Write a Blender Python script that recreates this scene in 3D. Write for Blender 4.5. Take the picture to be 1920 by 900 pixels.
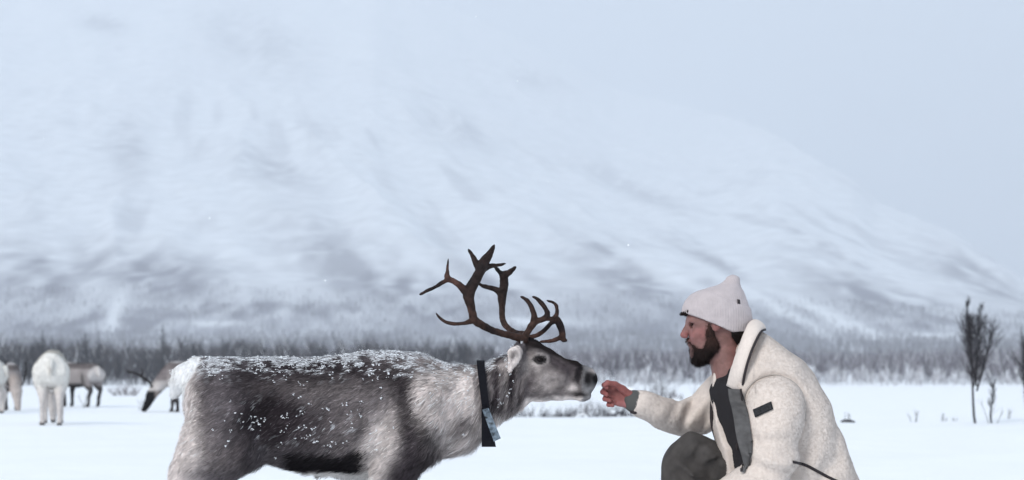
import bpy, math
import numpy as np
from mathutils import Vector
from mathutils.bvhtree import BVHTree

scene = bpy.context.scene
col = scene.collection
for o in list(bpy.data.objects):
    bpy.data.objects.remove(o)

# ------------------------------------------------------------------ camera, sky, sun, exposure
CAM_H, FPX, HOR = 0.79, 3500.0, 690.0           # eye height (m), focal length and horizon row in photo pixels
cam = bpy.data.cameras.new('camera')
cam_o = bpy.data.objects.new('camera', cam)
col.objects.link(cam_o)
cam.sensor_width = 36.0
cam.lens = FPX / 1920 * 36.0
cam.shift_y = (HOR - 450) / 1920
cam.clip_start, cam.clip_end = 0.1, 20000
cam_o.location = (0, 0, CAM_H)
cam_o.rotation_euler = (math.radians(90), 0, 0)
cam.dof.use_dof = True
cam.dof.focus_distance = 6.9
cam.dof.aperture_fstop = 4.2
scene.camera = cam_o

SUN_EL, SUN_AZ = math.radians(32), math.radians(200)    # soft light through cloud, from behind the camera's left
world = bpy.data.worlds.new('World')
scene.world = world
world.use_nodes = True
wn, wl = world.node_tree.nodes, world.node_tree.links
wn.clear()
sky = wn.new('ShaderNodeTexSky'); sky.sky_type = 'NISHITA'; sky.sun_disc = False
sky.sun_elevation = SUN_EL; sky.sun_rotation = SUN_AZ
sky.air_density = 1.0; sky.dust_density = 2.0
cloud = wn.new('ShaderNodeMix'); cloud.data_type = 'RGBA'     # closed cloud deck over the sky
cloud.inputs[0].default_value = 0.90
wl.new(sky.outputs[0], cloud.inputs[6])
cloud.inputs[7].default_value = (5.75, 6.55, 7.55, 1)
bg = wn.new('ShaderNodeBackground'); bg.inputs[1].default_value = 0.10
wo = wn.new('ShaderNodeOutputWorld')
wl.new(cloud.outputs[2], bg.inputs[0]); wl.new(bg.outputs[0], wo.inputs[0])

sl = bpy.data.lights.new('sun', 'SUN'); sl.energy = 1.5; sl.angle = math.radians(20); sl.color = (1.0, 0.97, 0.93)
sun = bpy.data.objects.new('sun', sl); col.objects.link(sun)
_d = Vector((-0.45, -0.75, 0.0)).normalized() * math.cos(SUN_EL) + Vector((0, 0, math.sin(SUN_EL)))
sun.rotation_euler = _d.to_track_quat('Z', 'Y').to_euler()
sky.sun_rotation = math.atan2(_d.x, _d.y)

scene.view_settings.view_transform = 'Standard'
scene.view_settings.look = 'None'
scene.view_settings.exposure = 0.33
scene.view_settings.gamma = 1.0
scene.cycles.use_denoising = True
scene.cycles.max_bounces = 8
scene.cycles.diffuse_bounces = 4
scene.cycles.volume_bounces = 2
scene.cycles.transparent_max_bounces = 8

# ------------------------------------------------------------------ numpy helpers
def P(px, py, d=7.0):
    return np.array([(px - 960) / FPX * d, d, CAM_H + (HOR - py) / FPX * d])

def pix7(V):
    return 960 + 500 * V[:, 0], HOR - 500 * (V[:, 2] - CAM_H)

def sstep(a, b, x):
    t = np.clip((x - a) / (b - a), 0, 1)
    return t * t * (3 - 2 * t)

def _hash(i, j, k, seed):
    h = (i.astype(np.int64) * 374761393 + j.astype(np.int64) * 668265263 + k.astype(np.int64) * 2147483647 + seed * 974711) & 0xffffffff
    h = ((h ^ (h >> 13)) * 1274126177) & 0xffffffff
    h = ((h ^ (h >> 16)) * 2246822519) & 0xffffffff
    return ((h ^ (h >> 15)) & 0xffff) / 32767.5 - 1.0

def vnoise(V, freq, seed=0, octaves=1):
    out, amp, tot = np.zeros(len(V)), 1.0, 0.0
    f = np.array(freq, float) * np.ones(3)
    for o in range(octaves):
        p = V * f + 17.3 * o
        i = np.floor(p).astype(np.int64); t = p - i; t = t * t * (3 - 2 * t)
        r = 0
        for dx in (0, 1):
            wx = t[:, 0] if dx else 1 - t[:, 0]
            for dy in (0, 1):
                wy = t[:, 1] if dy else 1 - t[:, 1]
                for dz in (0, 1):
                    wz = t[:, 2] if dz else 1 - t[:, 2]
                    r = r + wx * wy * wz * _hash(i[:, 0] + dx, i[:, 1] + dy, i[:, 2] + dz, seed + o)
        out += amp * r; tot += amp; amp *= 0.5; f = f * 2
    return out / tot

def spline(pts, n):
    """Catmull-Rom through the rows of pts, n samples per span"""
    pts = np.asarray(pts, float)
    q = np.vstack([2 * pts[0] - pts[1], pts, 2 * pts[-1] - pts[-2]])
    out = []
    for a in range(len(pts) - 1):
        p0, p1, p2, p3 = q[a:a + 4]
        for t in np.linspace(0, 1, n, endpoint=False):
            out.append(0.5 * (2 * p1 + (p2 - p0) * t + (2 * p0 - 5 * p1 + 4 * p2 - p3) * t * t + (3 * p1 - p0 - 3 * p2 + p3) * t ** 3))
    out.append(pts[-1])
    return np.array(out)

class Vol:
    """signed-distance grid; shapes are blended in, then skinned as one continuous surface"""
    def __init__(s, lo, hi, h):
        s.lo, s.h = np.array(lo, float), h
        s.n = np.ceil((np.array(hi) - s.lo) / h).astype(int) + 1
        s.ax = [s.lo[i] + h * np.arange(s.n[i]) for i in range(3)]
        s.D = np.full(s.n, 0.2, np.float32)

    def sub(s, lo, hi):
        a = np.clip(np.floor((lo - s.lo) / s.h).astype(int), 0, s.n - 1)
        b = np.clip(np.ceil((hi - s.lo) / s.h).astype(int) + 1, 1, s.n)
        sl_ = tuple(slice(a[i], b[i]) for i in range(3))
        X, Y, Z = np.meshgrid(*[s.ax[i][sl_[i]].astype(np.float32) for i in range(3)], indexing='ij')
        return sl_, X, Y, Z

    def blend(s, sl_, d, k, mode='add'):
        a = s.D[sl_]
        if a.size == 0:
            return
        if mode == 'add':
            if k <= 0:
                s.D[sl_] = np.minimum(a, d); return
            h = np.clip(0.5 + 0.5 * (a - d) / k, 0, 1)
            s.D[sl_] = a * (1 - h) + d * h - k * h * (1 - h)
        else:                                   # carve
            k = max(k, 1e-4)
            h = np.clip(0.5 - 0.5 * (a + d) / k, 0, 1)
            s.D[sl_] = a * (1 - h) + (-d) * h + k * h * (1 - h)

    def cone(s, a, b, ra, rb, k=0.02, flat=None, fs=1.0, mode='add'):
        a, b = np.asarray(a, float), np.asarray(b, float)
        m = max(ra, rb) * (1.0 / min(fs, 1.0)) + k + 3 * s.h
        sl_, X, Y, Z = s.sub(np.minimum(a, b) - m, np.maximum(a, b) + m)
        if X.size == 0:
            return
        px, py, pz = X - a[0], Y - a[1], Z - a[2]
        ba = b - a
        t = np.clip((px * ba[0] + py * ba[1] + pz * ba[2]) / max(ba @ ba, 1e-9), 0, 1)
        qx, qy, qz = px - t * ba[0], py - t * ba[1], pz - t * ba[2]
        if flat is not None:
            n = np.asarray(flat, float); n = n / np.linalg.norm(n)
            dn = (qx * n[0] + qy * n[1] + qz * n[2]) * (1 / fs - 1) if fs < 1 else (qx * n[0] + qy * n[1] + qz * n[2]) * (1 / fs - 1)
            qx, qy, qz = qx + n[0] * dn, qy + n[1] * dn, qz + n[2] * dn
        d = np.sqrt(qx * qx + qy * qy + qz * qz) - (ra + (rb - ra) * t)
        s.blend(sl_, d, k, mode)

    def chain(s, pts, rad, k=0.02, n=4, **kw):
        q = spline(np.column_stack([pts, rad]), n)
        for i in range(len(q) - 1):
            s.cone(q[i, :3], q[i + 1, :3], max(q[i, 3], 1e-3), max(q[i + 1, 3], 1e-3), k if i == 0 else min(k, 0.012), **kw)

    def ell(s, c, r, k=0.02, rot=0.0, mode='add'):
        """ellipsoid; rot turns it in the x-z plane"""
        c, r = np.asarray(c, float), np.asarray(r, float)
        m = r.max() + k + 3 * s.h
        sl_, X, Y, Z = s.sub(c - m, c + m)
        if X.size == 0:
            return
        ca, sa = math.cos(rot), math.sin(rot)
        x, y, z = X - c[0], Y - c[1], Z - c[2]
        x, z = ca * x + sa * z, -sa * x + ca * z
        k0 = np.sqrt((x / r[0]) ** 2 + (y / r[1]) ** 2 + (z / r[2]) ** 2)
        k1 = np.sqrt((x / r[0] ** 2) ** 2 + (y / r[1] ** 2) ** 2 + (z / r[2] ** 2) ** 2)
        s.blend(sl_, k0 * (k0 - 1) / np.maximum(k1, 1e-6), k, mode)

    def loft(s, rows, axis='x', yc=0.0, k=0.02, e=2.2, end=(0.05, 0.05), tab=None, mode='add'):
        """rows: (t, lo, hi, halfwidth) along x (sections in z) or z (sections in x)"""
        rows = np.asarray(rows, float); rows = rows[np.argsort(rows[:, 0])]
        q = spline(rows, 8)
        t0, t1 = q[0, 0], q[-1, 0]
        pad = k + 4 * s.h
        i = 0 if axis == 'x' else 2
        lo, hi = np.zeros(3), np.zeros(3)
        lo[i], hi[i] = t0 - pad, t1 + pad
        lo[2 - i], hi[2 - i] = q[:, 1].min() - pad, q[:, 2].max() + pad
        lo[1], hi[1] = yc - q[:, 3].max() - pad, yc + q[:, 3].max() + pad
        sl_, X, Y, Z = s.sub(lo, hi)
        T, S = (X, Z) if axis == 'x' else (Z, X)
        tt = T[:, 0, 0] if axis == 'x' else T[0, 0, :]
        f = np.ones_like(tt)
        if end[0] > 0:
            u = np.clip((tt - t0) / end[0], 0, 1); f = f * np.sqrt(np.clip(1 - (1 - u) ** 2, 1e-4, 1))
        if end[1] > 0:
            u = np.clip((t1 - tt) / end[1], 0, 1); f = f * np.sqrt(np.clip(1 - (1 - u) ** 2, 1e-4, 1))
        A = np.interp(tt, q[:, 0], q[:, 1]); B = np.interp(tt, q[:, 0], q[:, 2]); W = np.interp(tt, q[:, 0], q[:, 3])
        c, a, w = (A + B) / 2, (B - A) / 2 * f, W * f
        over = np.maximum(np.maximum(t0 - tt, tt - t1), 0)
        sh = (slice(None), None, None) if axis == 'x' else (None, None, slice(None))
        c, a, w, over = c[sh], np.maximum(a, 2e-3)[sh], np.maximum(w, 2e-3)[sh], over[sh]
        g = (np.abs((S - c) / a) ** e + np.abs((Y - yc) / w) ** e) ** (1 / e)
        d = (g - 1) * np.minimum(a, w)
        d = np.where(over > 0, np.sqrt(np.maximum(d, 0) ** 2 + over ** 2), d)
        s.blend(sl_, d.astype(np.float32), k, mode)

    def cut(s, p, n, k=0.004):
        """keep the side of the plane through p that n points away from"""
        n = np.asarray(n, float); n /= np.linalg.norm(n)
        X, Y, Z = np.meshgrid(*[a.astype(np.float32) for a in s.ax], indexing='ij')
        d = (X - p[0]) * n[0] + (Y - p[1]) * n[1] + (Z - p[2]) * n[2]
        s.D = np.maximum(s.D, d)

    def rough(s, amp, freq, seed=0, octaves=2):
        m = np.abs(s.D) < max(4 * s.h, 2 * amp)
        I = np.argwhere(m)
        s.D[m] += (amp * vnoise(s.lo + s.h * I, freq, seed, octaves)).astype(np.float32)

    def skin(s, smooth=1):
        D, n = s.D, s.n
        S = D < 0
        c = np.zeros(n - 1, np.int8)
        offs = [(i, j, k) for i in (0, 1) for j in (0, 1) for k in (0, 1)]
        for o in offs:
            c += S[o[0]:n[0] - 1 + o[0], o[1]:n[1] - 1 + o[1], o[2]:n[2] - 1 + o[2]]
        act = (c > 0) & (c < 8)
        idx = np.full(n - 1, -1, np.int64)
        IJK = np.argwhere(act)
        idx[act] = np.arange(len(IJK))
        acc, cnt = np.zeros((len(IJK), 3)), np.zeros(len(IJK))
        for a in offs:
            for ax in range(3):
                if a[ax]:
                    continue
                b = list(a); b[ax] = 1
                d0 = D[IJK[:, 0] + a[0], IJK[:, 1] + a[1], IJK[:, 2] + a[2]]
                d1 = D[IJK[:, 0] + b[0], IJK[:, 1] + b[1], IJK[:, 2] + b[2]]
                m = (d0 < 0) != (d1 < 0)
                t = d0[m] / (d0[m] - d1[m])
                p = np.tile(np.array(a, float), (m.sum(), 1)); p[:, ax] = t
                acc[m] += p; cnt[m] += 1
        V = s.lo + s.h * (IJK + acc / cnt[:, None])
        F = []
        for ax, (u, w) in enumerate(((1, 2), (2, 0), (0, 1))):
            A = np.take(S, range(n[ax] - 1), ax); B = np.take(S, range(1, n[ax]), ax)
            E = np.argwhere(A != B)
            E = E[(E[:, u] >= 1) & (E[:, w] >= 1) & (E[:, u] < n[u] - 1) & (E[:, w] < n[w] - 1)]
            ins = A[E[:, 0], E[:, 1], E[:, 2]]
            q = []
            for du, dw in ((-1, -1), (0, -1), (0, 0), (-1, 0)):
                C = E.copy(); C[:, u] += du; C[:, w] += dw
                q.append(idx[C[:, 0], C[:, 1], C[:, 2]])
            q = np.stack(q, 1)
            q[~ins] = q[~ins][:, ::-1]
            F.append(q)
        F = np.vstack(F)
        F = F[(F >= 0).all(1)]
        for _ in range(smooth):
            V = relax(V, F)
        return V, F

def relax(V, F):
    a = np.concatenate([F[:, i] for i in range(F.shape[1])]); b = np.concatenate([F[:, (i + 1) % F.shape[1]] for i in range(F.shape[1])])
    a, b = np.concatenate([a, b]), np.concatenate([b, a])
    n = np.maximum(np.bincount(a, minlength=len(V)), 1)
    M = np.stack([np.bincount(a, V[b, i], len(V)) for i in range(3)], 1) / n[:, None]
    return 0.5 * V + 0.5 * M

def vnormals(V, F):
    if F.shape[1] == 4:
        N = np.cross(V[F[:, 2]] - V[F[:, 0]], V[F[:, 3]] - V[F[:, 1]])
    else:
        N = np.cross(V[F[:, 1]] - V[F[:, 0]], V[F[:, 2]] - V[F[:, 0]])
    out = np.zeros_like(V)
    for c in range(F.shape[1]):
        for i in range(3):
            out[:, i] += np.bincount(F[:, c], N[:, i], len(V))
    return out / np.maximum(np.linalg.norm(out, axis=1, keepdims=True), 1e-12)

def mesh(name, V, F, colors=None, smooth=True, normals=None):
    m = bpy.data.meshes.new(name)
    V, F = np.asarray(V, np.float32), np.asarray(F, np.int32)
    k = F.shape[1]
    m.vertices.add(len(V)); m.vertices.foreach_set('co', V.ravel())
    m.loops.add(F.size); m.loops.foreach_set('vertex_index', F.ravel())
    m.polygons.add(len(F)); m.polygons.foreach_set('loop_start', np.arange(0, F.size, k, dtype=np.int32))
    m.update(calc_edges=True)
    m.polygons.foreach_set('use_smooth', np.full(len(F), smooth))
    if colors is not None:
        c = np.ones((len(V), 4), np.float32); c[:, :3] = colors
        m.attributes.new('Col', 'FLOAT_COLOR', 'POINT').data.foreach_set('color', c.ravel())
    if normals is not None:
        m.normals_split_custom_set_from_vertices(np.asarray(normals, np.float32).tolist())
    m.update()
    return m

def root_of(o):
    while o.parent:
        o = o.parent
    return o

def obj(name, V, F, material, parent=None, local=False, **kw):
    V = np.asarray(V, float)
    if parent is not None and not local:
        V = V - np.array(root_of(parent).location)
    o = bpy.data.objects.new(name, mesh(name, V, F, **kw))
    o.data.materials.append(material)
    if parent is not None:
        o.parent = parent
    col.objects.link(o)
    return o

def tag(o, label=None, cat=None, group=None, kind=None):
    for k_, v in (('label', label), ('category', cat), ('group', group), ('kind', kind)):
        if v:
            o[k_] = v
    return o

def thing(name, loc, label, cat, rotz=0.0, group=None):
    o = bpy.data.objects.new(name, None)
    o.empty_display_size = 0.1
    o.location = loc; o.rotation_euler = (0, 0, rotz)
    col.objects.link(o)
    return tag(o, label, cat, group)

class Bits:
    """collects tubes, ribbons and clumps into one triangle mesh"""
    def __init__(s):
        s.V, s.F, s.C, s.n = [], [], [], 0

    def add(s, V, F, c=None):
        V = np.asarray(V, float); F = np.asarray(F, int)
        if F.shape[1] == 4:
            F = np.vstack([F[:, [0, 1, 2]], F[:, [0, 2, 3]]])
        s.V.append(V); s.F.append(F + s.n); s.n += len(V)
        s.C.append(np.tile(np.asarray((0.5, 0.5, 0.5) if c is None else c, float), (len(V), 1)) if c is None or np.ndim(c) == 1 else c)

    def tube(s, pts, rad, sides=5, c=None, cap=True):
        pts = np.asarray(pts, float); n = len(pts)
        rad = np.ones(n) * rad
        T = np.gradient(pts, axis=0); T /= np.maximum(np.linalg.norm(T, axis=1, keepdims=True), 1e-9)
        ref = np.array([0.13, 0.97, 0.2]) if abs(T[:, 1]).mean() < 0.8 else np.array([0.9, 0.1, 0.4])
        U = np.cross(T, ref); U /= np.maximum(np.linalg.norm(U, axis=1, keepdims=True), 1e-9)
        W = np.cross(T, U)
        a = np.arange(sides) * 2 * math.pi / sides
        V = pts[:, None] + rad[:, None, None] * (np.cos(a)[None, :, None] * U[:, None] + np.sin(a)[None, :, None] * W[:, None])
        V = V.reshape(-1, 3)
        i = np.arange(n - 1)[:, None] * sides; j = np.arange(sides)[None]; j2 = (j + 1) % sides
        F = np.stack([i + j, i + j2, i + sides + j2, i + sides + j], -1).reshape(-1, 4)
        F = np.vstack([F[:, [0, 1, 2]], F[:, [0, 2, 3]]])
        if cap:
            V = np.vstack([V, pts[0], pts[-1]]); k0 = n * sides
            F = np.vstack([F] + [[[k0, (q + 1) % sides, q]] for q in range(sides)] + [[[k0 + 1, (n - 1) * sides + q, (n - 1) * sides + (q + 1) % sides]] for q in range(sides)])
        s.add(V, F, c)

    def build(s, name, material, parent=None, **kw):
        return obj(name, np.vstack(s.V), np.vstack(s.F), material, parent, colors=np.vstack(s.C), **kw)

_t = (1 + 5 ** 0.5) / 2
ICO_V = np.array([(-1, _t, 0), (1, _t, 0), (-1, -_t, 0), (1, -_t, 0), (0, -1, _t), (0, 1, _t), (0, -1, -_t), (0, 1, -_t), (_t, 0, -1), (_t, 0, 1), (-_t, 0, -1), (-_t, 0, 1)]) / math.sqrt(1 + _t * _t)
ICO_F = np.array([(0, 11, 5), (0, 5, 1), (0, 1, 7), (0, 7, 10), (0, 10, 11), (1, 5, 9), (5, 11, 4), (11, 10, 2), (10, 7, 6), (7, 1, 8), (3, 9, 4), (3, 4, 2), (3, 2, 6), (3, 6, 8), (3, 8, 9), (4, 9, 5), (2, 4, 11), (6, 2, 10), (8, 6, 7), (9, 8, 1)])

def uv_ball(c, r, n=12, m=10):
    th = np.linspace(0, math.pi, m + 1); ph = np.arange(n) * 2 * math.pi / n
    V = np.stack([np.outer(np.sin(th), np.cos(ph)), np.outer(np.sin(th), np.sin(ph)), np.outer(np.cos(th), np.ones(n))], -1).reshape(-1, 3)
    i = np.arange(m)[:, None] * n; j = np.arange(n)[None]
    F = np.stack([i + j, i + n + j, i + n + (j + 1) % n, i + (j + 1) % n], -1).reshape(-1, 4)
    return np.asarray(c) + np.asarray(r) * V, F

def scatter(V, F, n, rng, weight=None):
    T = np.vstack([F[:, [0, 1, 2]], F[:, [0, 2, 3]]]) if F.shape[1] == 4 else F
    A = np.linalg.norm(np.cross(V[T[:, 1]] - V[T[:, 0]], V[T[:, 2]] - V[T[:, 0]]), axis=1)
    if weight is not None:
        A = A * weight[T].mean(1)
    t = rng.choice(len(T), n, p=A / A.sum())
    u, v = rng.random(n), rng.random(n)
    f = u + v > 1; u[f], v[f] = 1 - u[f], 1 - v[f]
    B = np.stack([1 - u - v, u, v], 1)
    N = vnormals(V, F)
    pos = np.einsum('ij,ijk->ik', B, V[T[t]]); nor = np.einsum('ij,ijk->ik', B, N[T[t]])
    return pos, nor / np.linalg.norm(nor, axis=1, keepdims=True)

def blades(pos, nor, dirs, length, width, colr, tip=None, sag=0.15):
    """tapered hairs rooted in the skin; returns V, F, colours, normals"""
    n = len(pos)
    dirs = dirs / np.linalg.norm(dirs, axis=1, keepdims=True)
    L, Wd = np.ones(n) * length, np.ones(n) * width
    side = np.cross(dirs, nor); side /= np.maximum(np.linalg.norm(side, axis=1, keepdims=True), 1e-6)
    mid = pos + dirs * (L * 0.55)[:, None]
    end = pos + dirs * L[:, None] - nor * (L * sag)[:, None]
    root = pos - nor * 0.002
    V = np.stack([root - side * Wd[:, None] / 2, root + side * Wd[:, None] / 2, mid - side * Wd[:, None] * 0.42, mid + side * Wd[:, None] * 0.42, end], 1)
    b = (np.arange(n) * 5)[:, None]
    F = np.vstack([b + [0, 1, 3], b + [0, 3, 2], b + [2, 3, 4]])
    tip = colr if tip is None else tip
    C = np.stack([colr, colr, (colr + tip) / 2, (colr + tip) / 2, tip], 1).reshape(-1, 3)
    return V.reshape(-1, 3), F, C, np.repeat(nor, 5, 0)

# ------------------------------------------------------------------ materials
def material(name, color=(0.5, 0.5, 0.5), attr=False, rough=0.8, spec=0.2, bump=None, vary=None, sss=0.0, sheen=0.0):
    m = bpy.data.materials.new(name); m.use_nodes = True
    nt = m.node_tree; N, L = nt.nodes, nt.links
    b = N['Principled BSDF']
    b.inputs['Roughness'].default_value = rough
    b.inputs['Specular IOR Level'].default_value = spec
    if sss:
        b.inputs['Subsurface Weight'].default_value = sss
        b.inputs['Subsurface Radius'].default_value = (0.012, 0.005, 0.003)
        b.inputs['Subsurface Scale'].default_value = 0.6
    if sheen:
        b.inputs['Sheen Weight'].default_value = sheen
    co = N.new('ShaderNodeTexCoord')
    src = None
    if attr:
        a = N.new('ShaderNodeAttribute'); a.attribute_name = 'Col'; src = a.outputs['Color']
    else:
        b.inputs['Base Color'].default_value = (*color, 1)
    if vary:
        nz = N.new('ShaderNodeTexNoise'); nz.inputs['Scale'].default_value = vary[0]; nz.inputs['Detail'].default_value = 4
        L.new(co.outputs['Object'], nz.inputs['Vector'])
        mr = N.new('ShaderNodeMapRange'); mr.inputs[1].default_value = 0.3; mr.inputs[2].default_value = 0.7
        mr.inputs[3].default_value = 1 - vary[1]; mr.inputs[4].default_value = 1 + vary[1]
        L.new(nz.outputs[0], mr.inputs[0])
        mx = N.new('ShaderNodeMix'); mx.data_type = 'RGBA'; mx.blend_type = 'MULTIPLY'; mx.inputs[0].default_value = 1
        if src is not None:
            L.new(src, mx.inputs[6])
        else:
            mx.inputs[6].default_value = (*color, 1)
        L.new(mr.outputs[0], mx.inputs[7]); src = mx.outputs[2]
    if src is not None:
        L.new(src, b.inputs['Base Color'])
    if bump:
        nz = N.new('ShaderNodeTexNoise'); nz.inputs['Scale'].default_value = bump[0]; nz.inputs['Detail'].default_value = 5
        L.new(co.outputs['Object'], nz.inputs['Vector'])
        bp = N.new('ShaderNodeBump'); bp.inputs['Strength'].default_value = bump[1]; bp.inputs['Distance'].default_value = bump[2]
        L.new(nz.outputs[0], bp.inputs['Height']); L.new(bp.outputs[0], b.inputs['Normal'])
    return m

M_SNOW = material('snow', (0.86, 0.88, 0.90), rough=0.65, spec=0.25, bump=(3.0, 0.35, 0.05), vary=(0.8, 0.02))
M_MOUNT = material('mountain_snow', attr=True, rough=0.9, spec=0.05, vary=(0.05, 0.10))
M_WOOD = material('bare_wood', attr=True, rough=1.0, spec=0.0)
M_FUR = material('fur', attr=True, rough=1.0, spec=0.0)
M_HIDE = material('hide', attr=True, rough=1.0, spec=0.0, vary=(60, 0.15), bump=(220, 0.5, 0.004))
M_ANTLER = material('antler', attr=True, rough=0.65, spec=0.12, vary=(60, 0.5), bump=(140, 0.6, 0.004))
M_EYE = material('eye', (0.006, 0.004, 0.004), rough=0.10, spec=0.10)
M_STRAP = material('black_webbing', (0.008, 0.008, 0.011), rough=0.8, spec=0.05, bump=(300, 0.3, 0.002))
M_TAG = material('plastic_tag', (0.13, 0.165, 0.20), rough=0.35, spec=0.3, vary=(60, 0.95))
M_CLUMP = material('snow_clump', (0.86, 0.88, 0.91), rough=0.7, spec=0.2)
M_SKIN = material('skin', attr=True, rough=0.55, spec=0.3, sss=0.15, vary=(45, 0.12), bump=(260, 0.15, 0.002))
M_KNIT = material('knit', (0.47, 0.42, 0.425), rough=0.95, spec=0.05, vary=(30, 0.06))
M_FLEECE = material('fleece', attr=True, rough=1.0, spec=0.0, vary=(90, 0.05), bump=(150, 0.35, 0.005))
M_HAIR = material('hair', attr=True, rough=0.7, spec=0.05)
M_SWEATER = material('sweater', (0.024, 0.022, 0.024), rough=0.9, spec=0.1, bump=(160, 0.5, 0.004))
M_TROUSER = material('trouser_cloth', (0.064, 0.058, 0.055), rough=0.85, spec=0.1, bump=(38, 0.35, 0.012), vary=(25, 0.2))
M_PLACKET = material('placket_cloth', (0.095, 0.092, 0.092), rough=0.85, spec=0.1, bump=(90, 0.4, 0.004), vary=(30, 0.25))
M_PIPING = material('piping', (0.03, 0.024, 0.026), rough=0.7)
M_CUFF = material('cuff_knit', (0.085, 0.085, 0.082), rough=0.9, bump=(250, 0.5, 0.003))
M_BOOT = material('boot_leather', (0.03, 0.026, 0.024), rough=0.6)
M_PATCH = material('patch', (0.016, 0.016, 0.018), rough=0.6, vary=(190, 0.8))
M_ROCK = material('rock', (0.06, 0.06, 0.065), rough=0.9, bump=(12, 0.6, 0.03))

def blob(px, py, cx, cy, rx, ry, deg=0.0, hard=1.0):
    """soft elliptical patch, 1 in its middle"""
    a = math.radians(deg)
    u, v = px - cx, py - cy
    u, v = (u * math.cos(a) + v * math.sin(a)) / rx, (-u * math.sin(a) + v * math.cos(a)) / ry
    return np.clip(1.25 * np.exp(-(u * u + v * v) ** hard * 0.9), 0, 1)

# ------------------------------------------------------------------ terrain
def gz(x, y):
    """height of the snowfield"""
    x, y = np.asarray(x, float), np.asarray(y, float)
    L = np.interp(y, [0, 12, 23, 37, 100, 200, 300, 500], [0, 0.0, 0.085, 0.02, -0.34, -0.90, -1.25, -1.3])
    R = np.interp(y, [0, 12, 21, 27, 30, 34, 40, 51, 100, 200, 300, 500], [0, 0.0, 0.05, 0.05, 0.0, -0.30, -0.62, -0.60, -0.55, -0.92, -1.25, -1.3])
    s = sstep(-5.0, -1.0, x * 30 / np.maximum(y, 30) + 0.6)
    return L * (1 - s) + R * s

def ground():
    ys = np.concatenate([np.linspace(-6, 4, 21), 4 + 26 * np.linspace(0, 1, 131)[1:], np.geomspace(30.4, 9500, 200)])
    xs = np.linspace(-1, 1, 261)
    xs = np.sign(xs) * (0.55 * np.abs(xs) + 0.45 * np.abs(xs) ** 3)
    Y = np.repeat(ys[:, None], len(xs), 1)
    X = xs[None] * (np.maximum(Y, 0) * 0.62 + 9)
    Z = gz(X, Y)
    f = np.stack([X.ravel(), Y.ravel(), 0 * X.ravel()], 1)
    near = np.exp(-np.maximum(f[:, 1], 0) / 45)
    Z = Z + ((0.055 * vnoise(f, 0.35, 3, 2) + 0.020 * vnoise(f, 1.6, 5, 2)) * near).reshape(Z.shape)
    # keep the snow level under the people and animals
    V = np.stack([X, Y, Z], -1).reshape(-1, 3)
    n = len(xs)
    i = np.arange(len(ys) - 1)[:, None] * n; j = np.arange(n - 1)[None]
    F = np.stack([i + j, i + j + 1, i + n + j + 1, i + n + j], -1).reshape(-1, 4)
    o = obj('snow_ground', V, F, M_SNOW)
    tag(o, kind='structure')
    return o
ground()

# skyline of the mountain: photo column -> (photo row, distance of the crest in metres); it runs away from us to the left
CREST = np.array([(-1400, -70, 5200), (0, -70, 5200), (700, -60, 5200), (1000, 90, 5200), (1150, 168, 5200), (1300, 203, 4900), (1400, 226, 4200), (1450, 248, 3600), (1520, 294, 3100), (1600, 338, 2850),
                  (1640, 378, 2750), (1700, 400, 2650), (1790, 438, 2500), (1860, 482, 2450), (1920, 525, 2400), (2100, 600, 2300), (2400, 645, 2200), (3400, 676, 2200)], float)
def mountain_z(x, y):
    px = 960 + x / y * FPX
    yc = np.interp(px, CREST[:, 0], CREST[:, 2])
    top = CAM_H + (HOR - np.interp(px, CREST[:, 0], CREST[:, 1])) / FPX * yc
    foot = np.interp(y, [420, 500, 700, 1000, 1250], [-3.5, -2.0, 3, 15, 30])
    u = np.clip((y - 1100) / (yc - 1100), 0, 1.0)
    z = foot + np.maximum(top - 30, 5) * (0.45 * u + 0.55 * u ** 1.4)
    q = np.stack([(x * 286 + y * 50) / 290 / 120, (x * 50 - y * 286) / 290 / 560, 0 * x], 1)
    ridge = 1 - np.abs(vnoise(q, 1.0, 11, 3))
    amp = 34 * sstep(1050, 1700, y) * (1 - 0.72 * sstep(0.75, 1.0, u))
    z = z + amp * (ridge - 0.75) + 7 * sstep(900, 1500, y) * vnoise(np.stack([x, y, 0 * x], 1), 1 / 80, 4, 3) * (1 - 0.7 * sstep(0.75, 1.0, u))
    return z - 0.35 * np.clip(y - yc, 0, None), ridge

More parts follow.
